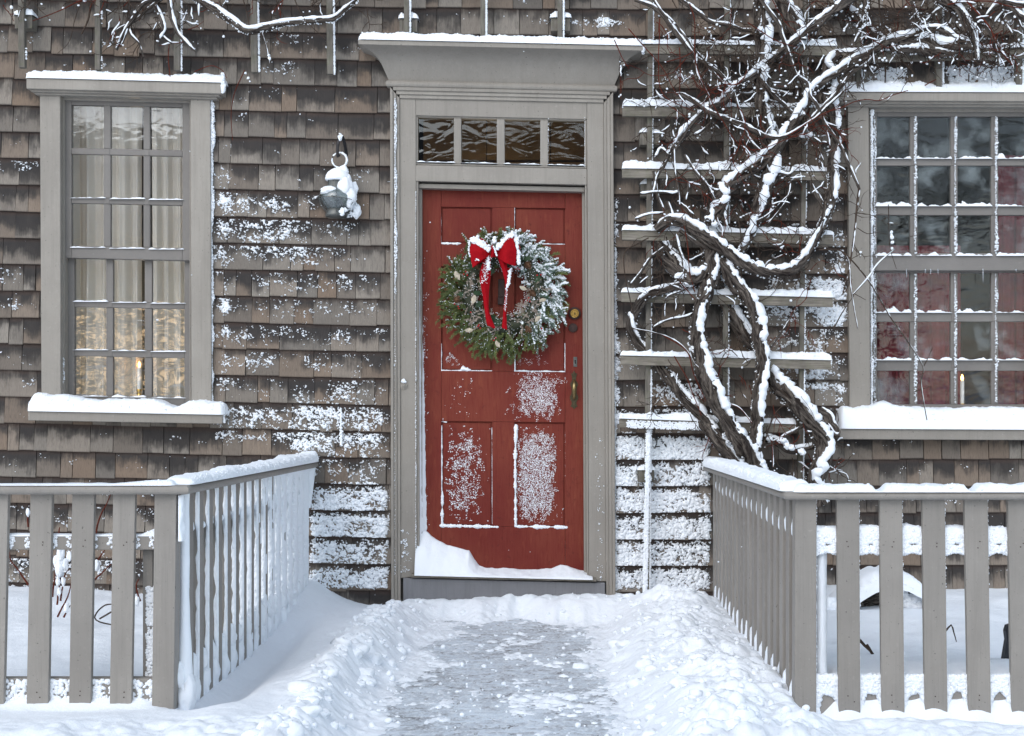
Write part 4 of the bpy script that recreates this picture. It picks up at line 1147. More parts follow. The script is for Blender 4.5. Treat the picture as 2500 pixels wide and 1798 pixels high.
# bow
def sheet(mb, quads, thick=.0):
    """bilinear patch strip through rows of (x,y,depth) crop points"""
    rows = [spline([wpt(*p) for p in r], .006) for r in quads]
    n = min(len(r) for r in rows); rows = [r[np.linspace(0, len(r)-1, n).astype(int)] for r in rows]
    k = 9; st = np.stack(rows); t = np.linspace(0, len(rows)-1, k*(len(rows)-1)+1)
    G = np.stack([np.stack([np.interp(t, np.arange(len(rows)), st[:, i_, c]) for i_ in range(n)], -1) for c in range(3)], -1)
    m_, n_ = G.shape[:2]; i = np.arange(m_-1)[:, None]*n_; j = np.arange(n_-1)[None]
    mb.add(G.reshape(-1, 3), np.stack([i+j, i+j+1, i+n_+j+1, i+n_+j], -1).reshape(-1, 4), c=np.zeros(3))
B0 = wc[1]-.075
bow = MB()
kn = lambda x, y, d=-.012: (x, y, B0+d)
# left loop: front sheet puffs towards the camera, back sheet behind
sheet(bow, [[kn(660, 300), (560, 290, B0-.045), (462, 215, B0-.03)], [kn(662, 345), (560, 340, B0-.052), (430, 330, B0-.035)], [kn(660, 385), (580, 430, B0-.045), (470, 515, B0-.03)]])
sheet(bow, [[kn(660, 295), (590, 200, B0+.01), (500, 185, B0+.01)], [kn(660, 345), (570, 320, B0+.012), (450, 330, B0+.01)], [kn(655, 395), (600, 440, B0+.01), (500, 500, B0+.01)]])
sheet(bow, [[(462, 215, B0-.03), (480, 195, B0-.01), (500, 185, B0+.01)], [(430, 330, B0-.035), (440, 335, B0-.01), (450, 330, B0+.01)], [(470, 515, B0-.03), (485, 515, B0-.01), (500, 500, B0+.01)]])
sheet(bow, [[kn(745, 300), (830, 230, B0-.045), (905, 130, B0-.03)], [kn(745, 360), (850, 330, B0-.055), (955, 330, B0-.038)], [kn(745, 400), (830, 460, B0-.045), (940, 500, B0-.03)]])
sheet(bow, [[kn(745, 300), (850, 190, B0+.01), (930, 150, B0+.01)], [kn(745, 360), (880, 320, B0+.012), (1000, 290, B0+.01)], [kn(745, 400), (850, 460, B0+.01), (965, 470, B0+.01)]])
sheet(bow, [[(905, 130, B0-.03), (915, 140, B0-.01), (930, 150, B0+.01)], [(955, 330, B0-.038), (975, 310, B0-.01), (1000, 290, B0+.01)], [(940, 500, B0-.03), (955, 490, B0-.01), (965, 470, B0+.01)]])
bw = bow.build('bow', MAT['velvet'], wre, smooth=True)
k_ = MB(); sheet(k_, [[(655, 300, B0-.01), (668, 340, B0-.02), (660, 420, B0-.01)], [(690, 262, B0-.03), (705, 330, B0-.045), (690, 400, B0-.03)], [(735, 300, B0-.01), (745, 340, B0-.02), (740, 400, B0-.01)]]); k_.build('bow_knot', MAT['velvet'], bw, smooth=True)
for rows in ([[(600, 395, B0-.008), (548, 600, B0-.004), (585, 850, B0+.008), (625, 1130, B0+.012), (660, 1165, B0+.012)], [(640, 390, B0-.018), (610, 620, B0-.014), (620, 850, B0+.0), (660, 1100, B0+.004), (700, 1190, B0+.008)], [(668, 400, B0-.008), (668, 600, B0-.004), (650, 800, B0+.008), (655, 1000, B0+.012), (722, 1183, B0+.012)]],
             [[(745, 400, B0-.004), (800, 560, B0-.004), (832, 720, B0+.004), (815, 950, B0+.012), (793, 1180, B0+.012)], [(800, 430, B0-.014), (845, 590, B0-.012), (845, 760, B0-.002), (830, 980, B0+.004), (825, 1195, B0+.008)], [(850, 470, B0-.004), (860, 600, B0-.004), (860, 760, B0+.004), (845, 1000, B0+.012), (852, 1203, B0+.012)]]):
    q = MB(); sheet(q, rows); q.build('ribbon_tail', MAT['velvet'], bw, smooth=True)
q = MB(); sheet(q, [[(850, 520, B0+.004), (870, 600, B0+.004), (845, 760, B0+.01)], [(912, 520, B0+.004), (895, 640, B0+.004), (860, 765, B0+.01)]]); q.build('ribbon_tail', MAT['velvet'], bw, smooth=True, label='short snow-covered strip of red ribbon')
bs = MB()
def blob(x, y, r, dep=-.03, n=1, sx=0, sy=0):
    for _ in range(n):
        a, b = x+random.gauss(0, sx), y+random.gauss(0, sy)
        bs.lumps([wpt(a, b, B0+dep)], [r*random.uniform(.6, 1.1)], .7, random.randrange(9999))
random.seed(3)
for t in np.linspace(0, 1, 34):
    blob(480+165*t, 195+120*t, .011*(1-.3*t), -.034, 3, 14, 14)
for t in np.linspace(0, 1, 30): blob(500+80*t, 215+60*t, .010, -.038, 2, 20, 16)
for t in np.linspace(0, 1, 26): blob(735+175*t, 300-160*t, .009, -.036, 3, 8, 14)
for t in np.linspace(0, 1, 30): blob(925+60*t**.5, 140+330*t, .0085, -.026, 3, 8, 6)
for t in np.linspace(0, 1, 14): blob(700+40*t, 280+100*t, .004, -.045, 2, 4, 4)
for t in np.linspace(0, 1, 22): blob(440-12*math.sin(3*t), 220+170*t, .004, -.036, 2, 4, 4)
for t in np.linspace(0, 1, 120): blob(640-50*t+random.gauss(0, 18), 390+300*t, .0026, -.018, 1, 8, 4)
for t in np.linspace(0, 1, 26): blob(645, 400+140*t, .0055, -.018, 2, 9, 6)
for t in np.linspace(0, 1, 30): blob(890-30*t, 525+200*t, .0065, -.006, 2, 7, 5)
for t in np.linspace(0, 1, 60): blob(848-18*t, 730+260*t, .0024, -.004, 1, 6, 4)
blob(712, 212, .011, -.02, 5, 10, 12); blob(520, 430, .005, -.05, 5, 22, 6)
bs.build('bow_snow', MAT['snow_cap'], bw, smooth=True)

# ================================================================== LANTERN
LX, LYd = X(824, -.09), -.095
lk = 140/913
def lpt(x, y): return 760+x*lk, 310+y*lk
lan = empty('lantern', (LX, LYd, Z(533, LYd)), 'old onion-shaped glass ship lantern capped with snow hanging from an iron hook on the shingles', 'lantern')
def lathe(mb, prof, cx, cy, seg=24):
    V = [(cx+r*math.cos(t), cy+r*math.sin(t), z) for (r, z) in prof for t in np.linspace(0, 2*PI, seg, endpoint=False)]
    f = [(i*seg+j, i*seg+(j+1) % seg, (i+1)*seg+(j+1) % seg, (i+1)*seg+j) for i in range(len(prof)-1) for j in range(seg)]
    mb.add(V, f, c=np.zeros(3))
lz = lambda y: Z(310+y*lk, LYd)
lx = lambda x: X(760+x*lk, LYd)
rr = lambda d: d*lk/S(LYd)
cx = lx(400)
m = MB(); lathe(m, [(0, lz(1440)), (rr(170), lz(1435)), (rr(178), lz(1400)), (rr(160), lz(1365)), (rr(150), lz(1320)), (rr(120), lz(1300))], cx, LYd); m.build('lantern_base', MAT['pewter'], lan, smooth=True)
m = MB(); lathe(m, [(rr(130), lz(1320)), (rr(205), lz(1250)), (rr(262), lz(1170)), (rr(268), lz(1120)), (rr(220), lz(1040)), (rr(140), lz(985)), (rr(135), lz(960))], cx, LYd, 32); m.build('glass_globe', MAT['glass_lamp'], lan, smooth=True)
m = MB(); lathe(m, [(rr(138), lz(985)), (rr(138), lz(850)), (rr(150), lz(845)), (rr(150), lz(835)), (rr(90), lz(740)), (rr(30), lz(690)), (0, lz(680))], cx, LYd)
m.build('lantern_cap', MAT['pewter'], lan, smooth=False)
m = MB()
for px in (280, 370, 478):
    m = MB(); m.tube([(lx(px), LYd-rr(138)*math.cos(math.asin((px-400)/150))-.0005, lz(882)), (lx(px), LYd-rr(138)*math.cos(math.asin((px-400)/150))-.0015, lz(882))], .0022, 8); m.build('vent_hole', MAT['void'], lan)

m = MB(); tt = np.linspace(0, 2*PI, 48)
m.tube(np.stack([cx+rr(305)*np.cos(tt), LYd+rr(305)*np.sin(tt), lz(1160)-.02*np.cos(tt)*.35], -1), .0016, 6, cap=False)
for an in np.linspace(0, 2*PI, 6, endpoint=False)+.15:
    pr = [(135, 985), (215, 1010), (290, 1090), (305, 1160), (285, 1240), (200, 1330), (160, 1380)]
    m.tube(spline([(cx+rr(a)*math.sin(an), LYd-rr(a)*math.cos(an), lz(b)) for a, b in pr], .006), .0014, 6)
m.build('wire_cage', MAT['pewter'], lan, smooth=True)
m = MB(); m.tube(np.stack([lx(450)+rr(118)*np.cos(tt), np.full(48, LYd), lz(530)+rr(118)*np.sin(tt)], -1), .0028, 8, cap=False); m.build('carrying_ring', MAT['iron'], lan, smooth=True)
m = MB(); m.tube([(cx, LYd+.03, lz(1330)), (cx, LYd+.03, lz(1430))], rr(90), 12)
m.box(lx(520), LYd+.02, lz(1440), lx(640), -.02, lz(1230)); m.build('wall_bracket', MAT['pewter'], lan)
m = MB()
lsz = lambda d: rr(d)
lathe(m, [(rr(150), lz(862)), (rr(188), lz(858)), (rr(200), lz(835)), (rr(190), lz(780)), (rr(158), lz(725)), (rr(110), lz(688)), (rr(60), lz(662)), (0, lz(655))], cx+rr(22), LYd)
m.blob((cx+rr(105), LYd, lz(720)), lsz(85), lsz(80), lsz(105), 4, .10, 18)
m.blob((cx-rr(95), LYd-.03, lz(1040)), lsz(150), lsz(150), lsz(75), 5, .15, 18)
m.blob((cx+rr(150), LYd-.03, lz(985)), lsz(125), lsz(120), lsz(170), 6, .10, 22)
m.blob((cx+rr(195), LYd-.01, lz(880)), lsz(48), lsz(80), lsz(120), 16, .12, 16)
m.blob((cx+rr(200), LYd-.02, lz(1110)), lsz(135), lsz(120), lsz(150), 7, .12, 18)
m.blob((cx+rr(225), LYd-.02, lz(1220)), lsz(60), lsz(60), lsz(95), 8, .3)
m.blob((cx+rr(270), LYd+.02, lz(980)), lsz(70), lsz(60), lsz(110), 9, .2)
m.blob((cx+rr(300), LYd+.03, lz(1330)), lsz(70), lsz(60), lsz(110), 10, .4)
m.blob((cx+rr(110), LYd-rr(150), lz(1380)), lsz(42), lsz(20), lsz(60), 11, .45)
m.blob((cx+rr(160), LYd-rr(130), lz(1340)), lsz(32), lsz(20), lsz(30), 12, .45)
for k in range(90): m.lumps([(cx+rr(random.uniform(150, 330)), LYd+.01, lz(random.uniform(930, 1430)))], [random.uniform(.003, .007)], 1, k)
for a in np.linspace(-1.2, 2.5, 60): m.lumps([(lx(450)+rr(118)*math.cos(a), LYd-.002, lz(530)+rr(118)*math.sin(a))], [.0055 if a < 1.2 else .004], 1, int(a*50)+2000)
for a in np.linspace(3.0, 5.2, 34): m.lumps([(lx(450)+rr(118)*math.cos(a), LYd-.002, lz(530)+rr(118)*math.sin(a))], [.0038], 1, int(a*50)+3000)
for k in range(26): m.lumps([(lx(465+random.gauss(0, 14)), LYd+.0-.01*random.random(), lz(170+random.gauss(0, 22)))], [.0055], 1, 4000+k)
m.build('lantern_snow', MAT['snow_cap'], lan, smooth=True)
hk = MB()
hp_ = spline([(lx(520), -.012, lz(420)), (lx(510), -.05, lz(250)), (lx(480), -.085, lz(150)), (lx(430), -.100, lz(260)), (lx(420), -.101, lz(400)), (lx(425), LYd-.002, lz(470)), (lx(440), LYd+.004, lz(440))], .006)
hk.tube(hp_, .0085, 10, flat=.35)
hk.tube([(lx(455), -.014, lz(0)), (lx(455), -.016, lz(150))], .0016, 6)
tag(hk.build('lantern_hook', MAT['iron'], smooth=True), 'black iron strap hook on the shingles that carries the snowy lantern', 'hook')
def shook(px, pts, label, grp=None, sn_=True):
    a = empty('shutter_hook', P(px, pts[-1][1], -.02), label, 'hook', grp)
    m = MB(); m.tube(spline([P(x, y, d) for x, y, d in pts], .006), .0028, 8); m.build('hook_rod', MAT['iron'], a, smooth=True)
    if sn_:
        m = MB()
        for t in np.linspace(0, 1, 60):
            p = P(px+4+random.gauss(0, 1.5), 1000+88*t, -.03); m.lumps([p], [random.uniform(.004, .008)], .8, int(t*99))
        m.build('hook_snow', MAT['snow_cap'], a, smooth=True)
shook(828, [(822, 998, -.03), (826, 990, -.035), (830, 1000, -.03), (829, 1040, -.03), (829, 1085, -.03), (822, 1091, -.03)], 'long rusty iron shutter hook crusted with snow on the shingles right of the narrow window')
shook(1605, [(1603, 1060, -.03), (1603, 1085, -.03), (1600, 1091, -.04), (1612, 1090, -.04)], 'short black iron hook under the lowest trellis slat beside the door', sn_=False)

# ================================================================== FENCES
YF = -2.45
def fence(side):
    left = side < 0
    f = empty('picket_fence', (X(435, YF) if left else X(1940, YF), YF, 0.0),
              'grey painted picket fence left of the path, its return to the wall plastered with snow' if left else 'grey painted picket fence right of the path with thick snow on its rounded top rail', 'fence')
    rz0, rz1 = (Z(1184, YF), Z(1206, YF)) if left else (Z(1200, YF), Z(1219, YF))
    xc = -1.31 if left else .836           # path-side face of the return
    sgn = 1 if left else -1
    # front pickets
    if left: fp = [(-142, -88, -150, -96), (-36, 20, -46, 8), (74, 127, 64, 117), (176, 230, 168, 221), (276, 330, 267, 320)]; cp = (377, 431, 370, 424)
    else: fp = [(2043, 2098, 2048, 2101), (2148, 2203, 2153, 2209), (2252, 2307, 2259, 2314), (2355, 2412, 2365, 2420), (2461, 2516, 2471, 2526), (2566, 2620, 2578, 2632)]; cp = (1942, 1994, 1940, 1993)
    top = 1206 if left else 1219; bot = 1745 if left else 1760
    for a, b, c, d in fp:
        m = MB(); m.quadbox([(a, top), (b, top), (d, bot), (c, bot)], YF, YF+.022); m.build('picket', MAT['fence'], f, bevel=.002)
    m = MB(); rgn = random.Random(4)
    for a, b, c, d in fp:
        for zq in ((1322, 1333, 1690, 1701) if left else (1325, 1337, 1700, 1712)):
            q = P((a+b)/2+rgn.uniform(-9, 9)-(zq-1206)*.015*(1 if left else -1), zq+rgn.uniform(-3, 3), YF)
            m.tube([(q[0], YF-.0002, q[2]), (q[0], YF-.0012, q[2])], .0023, 8)
    m.build('nail_heads', MAT['dark_ring'], f, kind='stuff')
    m = MB(); m.quadbox([(cp[0], top), (cp[1], top), (cp[3], bot), (cp[2], bot)], YF-.001, YF+.06); m.build('corner_post', MAT['fence'], f, bevel=.003)
    # return pickets
    ry = YF+.145
    rz = lambda y: np.interp(y, [YF, 0], [rz1, rz1-.055])
    k = 0; ys = []
    while ry < -.045:
        ys.append(ry); m = MB()
        x0, x1 = (xc-.022, xc) if left else (xc, xc+.022)
        m.box(x0, ry-.033, -.06, x1, ry+.033, float(rz(ry))); m.build('picket', MAT['fence'], f, bevel=.002); ry += .136
    # rails
    xa = X(-260, YF) if left else X(2720, YF)
    xs_ = sorted((xa, X((cp[0]+cp[1])/2, YF)))
    xin = (xc-.022, xc-.060) if left else (xc+.022, xc+.060)
    for nm, z0, z1 in (('middle_rail', *((Z(1310, YF+.022), Z(1343, YF+.022)) if left else (Z(1306, YF+.022), Z(1353, YF+.022)))), ('bottom_rail', *((.135, .035) if left else (.115, .01)))):
        m = MB(); m.box(xs_[0], YF+.0225, z1, xs_[1], YF+.062, z0); m.box(min(xin), YF+.063, z1, max(xin), -.02, z0); m.build(nm, MAT['fence'], f, bevel=.003)
    m = MB()
    if left: m.box(X(350, YF+.07), YF+.0625, -.05, X(374, YF+.07), YF+.12, Z(1343, YF+.06))
    else: m.box(X(1996, YF+.07), YF+.0625, -.05, X(2018, YF+.07), YF+.12, Z(1353, YF+.06))
    m.build('inner_post', MAT['fence'], f, bevel=.003)
    # rounded top rail: half-round nosing, mitred at the corner
    t = np.linspace(-.6*PI, .6*PI, 12); hh = (rz0-rz1)/2
    prof = [(-.030-.014*math.cos(q), rz1+hh+hh*math.sin(q)) for q in np.linspace(-PI/2, PI/2, 9)]+[(.045, rz0), (.045, rz1)]
    cxn = xc+sgn*0.0
    path_ = [((xa), 0), ('c', 0), ('e', 0)]
    V = []
    for (o, z_) in prof:   # o<0 : towards the street / the path
        V += [(xa, YF+o, z_), (xc-sgn*o-sgn*.0, YF+o, z_), (xc-sgn*o, -.018, z_-.055)]
    n = len(prof); F = [(i*3+j, i*3+j+1, ((i+1) % n)*3+j+1, ((i+1) % n)*3+j) for i in range(n) for j in range(2)]
    if not left: F = [q[::-1] for q in F]
    m = MB(); m.add(V, F, c=np.full(3, .5)); m.build('top_rail', MAT['fence'], f)
    # snow
    s = MB()
    yfun = lambda q: np.full_like(q, rz0)
    if left:
        snow_bank(s, xa, X(432, YF), YF-.036, YF+.040, yfun, lambda q: .004+.016*sstep(X(250, YF), X(420, YF), q)+.002*fbm(q*20, 1, 0, 2, 5), 105, .008)
    else:
        def hr(q):
            h = .026+.003*fbm(q*9, 3, 0, 3, 6)
            for cpx in (2143, 2367): h = h*(1-.85*np.exp(-((q-X(cpx, YF))/.022)**4))
            return h
        snow_bank(s, X(1934, YF), xa, YF-.040, YF+.045, yfun, hr, 107, .008)
    # on the return: a bank running in y; build along x then turn
    t_ = MB(); Lr = -YF
    h0 = (lambda q: .024+.012*sstep(0, .6, q)+.012*sstep(1.2, 2.2, q)+.004*np.sin(q*11)+.003*fbm(q*12, 1, 0, 2, 9)) if left else (lambda q: .038+.010*sstep(0, 1.4, q)+.0022*np.sin(q*2*PI/.136)+.0012*fbm(q*10, 1, 0, 2, 8))
    snow_bank(t_, .0, Lr-.02, -.048, .048, lambda q: rz0-.055*q/Lr, h0, 109, .008)
    for v, fc, c_ in zip(t_.v, t_.f, t_.c):
        vv = np.stack([xc-sgn*.004+v[:, 1]*(-sgn), YF+v[:, 0], v[:, 2]], -1); base = fc-fc.min()
        s.add(vv, base, c=np.zeros(3))
    rg = np.random.default_rng(77 if left else 78)
    if left:
        # rime on the street-facing edges and, further back, over the whole return
        for i, ry in enumerate(ys):
            t = i/(len(ys)-1); zt_ = float(rz(ry)); u = max(0, (t-.38)/.62)
            def edge(zg, tg, t=t, u=u, ry=ry, i=i, zt_=zt_):
                cov = .50+.85*t+.75*fbm(zg*6, i*3.1, 0, 3, 4)+.45*sstep(zt_-.30, zt_-.1, zg)+.7*sstep(.26, .10, zg)
                th = np.clip(cov, .0, 1.3)*(.006+.012*t+.020*u*u)*(1+.45*fbm(zg*45, i, tg*3, 3, 6))
                th = th*np.sqrt(np.clip(np.sin(PI*np.clip(tg*.92+.04, 0, 1)), 0, 1))
                th = np.where(cov < .25, -.003, th)
                wd = np.clip(.45+.6*t+.35*fbm(zg*16, i*1.7, 0, 3, 21), .2, 1)
                return xc+.003-.0255*wd*(1-tg)+.004*t*tg, ry-.033-th*(1+.35*fbm(zg*110, tg*4, i, 2, 23))+.001
            s.ribbon(-.04, zt_, 0, 0, edge, .004, 9)
            if u > 0:
                def face(zg, tg, u=u, ry=ry, i=i):
                    cov = u*1.25+.8*fbm(zg*7, i*2.3, tg*2, 3, 14)-.3
                    th = np.where(cov > .15, .0025+.010*np.clip(cov, 0, 1)*(1+.3*fbm(zg*40, tg*6, i, 3, 16)), -.003)
                    return xc+th*np.sqrt(np.clip(np.sin(PI*np.clip(tg, .02, .98)), 0, 1)), ry-.040+.076*tg
                s.ribbon(-.04, zt_, 0, 0, face)
            zr = Z(1310, YF)
            s.blob((xc-.034, ry-.068, zr+.012-.03*t), .026, .036, .022+.016*t, i, .3)
            s.blob((xc-.026+.01*t, ry-.068, .135), .030, .038, .045+.02*rg.random(), 40+i, .3)
            s.blob((xc-.016+.012*rg.random(), ry-.066, .055), .024, .034, .06, 60+i, .35)
        yy4 = np.linspace(-1.35, -.10, 60); tt4 = (yy4+1.35)/1.25
        pr = [(xc-.004+.005*math.sin(q*9), q, rz0-.012-.055*(q+2.45)/2.45) for q in yy4]+[(xc-.006, -.065, rz0-.085), (xc-.008, -.045, rz0-.16), (xc-.010, -.035, rz0-.30)]
        s.tube(pr, np.concatenate([.012+.032*tt4**.6, [.044, .034, .016]])*(1+.05*fbm(np.arange(63)*.3, 1, 0, 2, 5)), 16, .06, 3, color=(0, 0, 0))
        # corner: strip down the side of the corner post and a pillar of snow behind it
        s.ribbon(Z(1322, YF), Z(1208, YF), 0, 0, lambda zg, tg: (xc-.002+.011*np.sin(PI*tg)**.5*(1+.9*fbm(zg*30, 1, tg*2, 4, 2)), YF-.004+.060*tg), .004)
        s.ribbon(Z(1322, YF), Z(1208, YF), 0, 0, lambda zg, tg: (xc-.004+.014*tg*(1+.6*fbm(zg*28, 9, 0, 4, 5)), YF-.001-.006*np.sin(PI*tg)*(1+.9*fbm(zg*30, 5, 0, 3, 2))), .004)
        def pil(zg, tg):
            w_ = .020*(1+.25*fbm(zg*7, 1, 0, 3, 3))+.012*sstep(.35, .05, zg); a_ = PI*1.15*tg-.1
            return xc-.010-np.cos(a_)*w_*.9, YF+.098-np.sin(a_)*w_*1.1
        s.ribbon(-.03, rz1, 0, 0, pil, .006, 11)
        s.blob((xc+.0, YF+.09, .06), .034, .045, .075, 5, .3)
        # mid rail dusting and scallops at the foot
        snow_bank(s, xs_[0], xs_[1], YF+.0235, YF+.062, lambda q: np.full_like(q, Z(1310, YF+.022)), lambda q: .004+.004*(1+fbm(q*9, 1, 0, 2, 8))+.016*sstep(X(330, YF), X(375, YF), q), 124, .01, over=.002)
        for i in range(-3, 3):
            c = X(150+i*101.5, YF+.022); n = 300
            u_ = rg.uniform(-.05, .05, n); zz_ = rg.uniform(.03, .128, n)
            kx = rg.random(n) < .35+.6*fbm(u_*30+i, zz_*30, 0, 3, 9)+.5*(zz_ < .07)
            s.lumps(np.stack([c+u_[kx], np.full(kx.sum(), YF+.021), zz_[kx]], -1), .004+.006*rg.random(kx.sum()), .5, 130+i)
            n = 160; u_ = rg.uniform(-.05, .05, n); zz_ = rg.uniform(Z(1340, YF), Z(1312, YF), n)
            kx = (np.abs(u_) > .018) & (rg.random(n) < .6)
            s.lumps(np.stack([c+u_[kx], np.full(kx.sum(), YF+.0225), zz_[kx]], -1), .003+.003*rg.random(kx.sum()), .4, 140+i)
        n = 500; zz_ = rg.uniform(.0, Z(1440, YF), n); s.lumps(np.stack([rg.uniform(X(358, YF+.06), X(377, YF+.06), n), np.full(n, YF+.061), zz_], -1), .004+.004*rg.random(n), .5, 150)
    else:
        zt_ = Z(1306, YF+.022)
        def hm(q): return .028+.004*np.cos((q-X(2071, YF))*2*PI/.1495)*-1+.003*fbm(q*9, 1, 0, 2, 8)
        snow_bank(s, xs_[0], xs_[1], YF+.020, YF+.062, lambda q: np.full_like(q, zt_), hm, 160, .008, over=.003)
        # snow stuck on the face of both rails, leaving bare scallops
        for i in range(0, 6):
            c = X(2020.5+i*104.6, YF+.022)
            n = 1500; u_ = rg.uniform(-.048, .048, n); zz_ = rg.uniform(Z(1353, YF+.02), zt_, n)
            fx = (zz_-Z(1330, YF+.02)); kx = ((u_/.016)**2+(fx/.009)**2 > 1) & (zz_ > Z(1352-4*np.cos(u_*60), YF+.02)) & (rg.random(n) < .9)
            s.lumps(np.stack([c+u_[kx], YF+.0235-.006*rg.random(kx.sum()), zz_[kx]], -1), .0048+.0035*rg.random(kx.sum()), .5, 170+i)
            n = 3000; u_ = rg.uniform(-.048, .048, n); zz_ = rg.uniform(.0, .145, n)
            bare = ((u_-.002)/.036)**2+((zz_-.03)/(.062+.012*fbm(u_*50, i, 0, 2, 3)))**2 < 1
            kx = ~bare; s.lumps(np.stack([c+u_[kx], YF+.022-.008*rg.random(kx.sum()), zz_[kx]], -1), .005+.005*rg.random(kx.sum()), .5, 180+i)
        snow_bank(s, xs_[0], xs_[1], YF+.018, YF+.065, lambda q: np.full_like(q, .113), lambda q: .034+.012*np.cos((q-X(2071, YF))*2*PI/.1495)+.003*fbm(q*9, 1, 0, 2, 8), 190, .008, over=.003)
        # snow-plastered inner post and edges
        xa_, xb_ = X(1990, YF+.05), X(2020, YF+.05)
        s.ribbon(-.03, zt_+.005, 0, 0, lambda zg, tg: (xa_+(xb_-xa_)*tg+.002*fbm(zg*20, 1, 0, 3, 4), YF+.062-.026*np.sin(PI*np.clip(tg, .01, .99))**.5*(1+.15*fbm(zg*18, tg*4, 0, 3, 8))), .006, 12)
        for a, b, c_, d in [(cp[0], cp[1], cp[2], cp[3])]+fp[:5]:
            n = 180; t2 = rg.random(n); zz_ = rz1+(0-rz1)*t2
            s.lumps(np.stack([X(b+(d-b)*t2, YF)+.001, YF+.010+.008*rg.random(n), zz_], -1), .0022+.002*rg.random(n), 1, 196+int(a))
        # middle rail heaps seen through the return
        for i, ry in enumerate(ys):
            n = 60; zz_ = Z(1306, YF)-.01+.06*rg.random(n)*(1-.25*i/len(ys))
            s.blob((xc+.016, ry-.068, Z(1306, YF)+.016-.02*i/len(ys)), .014, .030, .040, i, .2)
            n = 70; zz_ = rg.uniform(.0, .12, n); s.blob((xc+.010, ry-.068, .07), .014, .028, .06, 70+i, .3)
    s.build('fence_snow', MAT['snow_cap'], f, smooth=True)
    return f
fence(-1); fence(1)

# ================================================================== TRELLISES
def slat(px0, py0, px1, py1, h0, h1, yf, yb, parent, name='slat'):
    m = MB(); m.quadbox([(px0, py0), (px1, py1), (px1, py1+h1), (px0, py0+h0)], yf, yb)
    return m.build(name, MAT['rail_wood'], parent, bevel=.002)
def post(px0, px1, pyt, pyb, qx0, qx1, yf, yb, parent):
    m = MB(); m.quadbox([(px0, pyt), (px1, pyt), (qx1, pyb), (qx0, pyb)], yf, yb)
    return m.build('post', MAT['post_wood'], parent, bevel=.002)
tr = empty('trellis', (X(1770, -.1), -.10, 0), 'weathered wooden ladder trellis with seven snow-capped slats carrying the vine between door and wide window', 'trellis')
RAILS = [(1567, 2042, 108, 113, 23), (1520, 2020, 260, 264, 24), (1519, 2018, 412, 419, 22), (1519, 2035, 562, 574, 24), (1517, 2034, 714, 727, 23), (1515, 2030, 868, 880, 23), (1512, 1942, 1022, 1036, 22)]
TYF = -.150
ts_ = MB()
for i, (a, b, c, d, h) in enumerate(RAILS):
    slat(a, c, b, d, h, h, TYF, -.118, tr)
    zf = lin(a, c, b, d, TYF)
    def hf(q, i=i):
        h = .030+.007*fbm(q*10, i*3, 0, 3, 300+i)
        for cpx, w_ in ((1588, 9), (1776, 9), (1960, 10)): h = h+.013*np.exp(-np.abs((q-X(cpx, TYF))/(w_/S(TYF))))*(i > 0)
        h = h*np.clip(1+.5*fbm(q*3, i*7, 0, 2, 310), .5, 1.25)
        return h
    snow_bank(ts_, X(a-1, TYF), X(b+2, TYF), TYF-.004, -.117, zf, hf, 320+i, .006, round_end=.02)
    edge_rime(ts_, X(b-1, TYF), TYF+.012, Z(d+14, TYF), Z(d-4, TYF), .004, 40, 330+i, .005)
for (a, b, q, r, y1) in ((1583, 1595, 1572, 1585, 1452), (1770, 1783, 1764, 1777, 1000), (1963, 1974, 1948, 1960, 1180)):
    post(a, b, -70, y1, q, r, -.1175, -.090, tr)
    rg = np.random.default_rng(a)
    n = 1300; t = rg.random(n); py = -20+(y1+20)*t; xx = b+(r-b)*(py+70)/(y1+70)
    am = .55+.6*fbm(py/60, a, 0, 3, 9)+(py > 900)*.6; k = rg.random(n) < am
    ts_.lumps(np.stack([X(xx[k], -.117)+.0015, np.full(k.sum(), -.110), Z(py[k], -.117)], -1), .0034+.003*rg.random(k.sum())+.0015*(py[k] > 900), .9, a)
n = 1400; py = RNG.uniform(1050, 1450, n); ts_.lumps(np.stack([X(1583-8*(py-1050)/400-RNG.uniform(-4, 4, n), -.117), np.full(n, -.119), Z(py, -.117)], -1), .005+.003*RNG.random(n), .6, 345)
n = 900; a_ = RNG.uniform(1530, 1740, n); ts_.lumps(np.stack([X(a_, TYF), np.full(n, TYF-.001), Z(RNG.uniform(1026, 1044, n)+(a_-1512)*.032, TYF)], -1), .0035+.002*RNG.random(n), .5, 346)
bs_ = MB()
blk = [(1562, 1610, 316), (1564, 1590, 442), (1558, 1597, 1140)]
for (a, b, y) in blk:
    m = MB(); m.pbox(a, y+8, b, y+38, -.089, -.012); m.build('spacer_block', MAT['post_wood'], tr, bevel=.002)
    snow_bank(ts_, X(a-2, -.089), X(b+3, -.089), -.094, -.012, lambda q, y=y: np.full_like(q, Z(y+8, -.089)), lambda q: .026+.004*np.sin(q*80), 350+a, .004, 8)
ts_.build('trellis_snow', MAT['snow_cap'], tr, smooth=True)

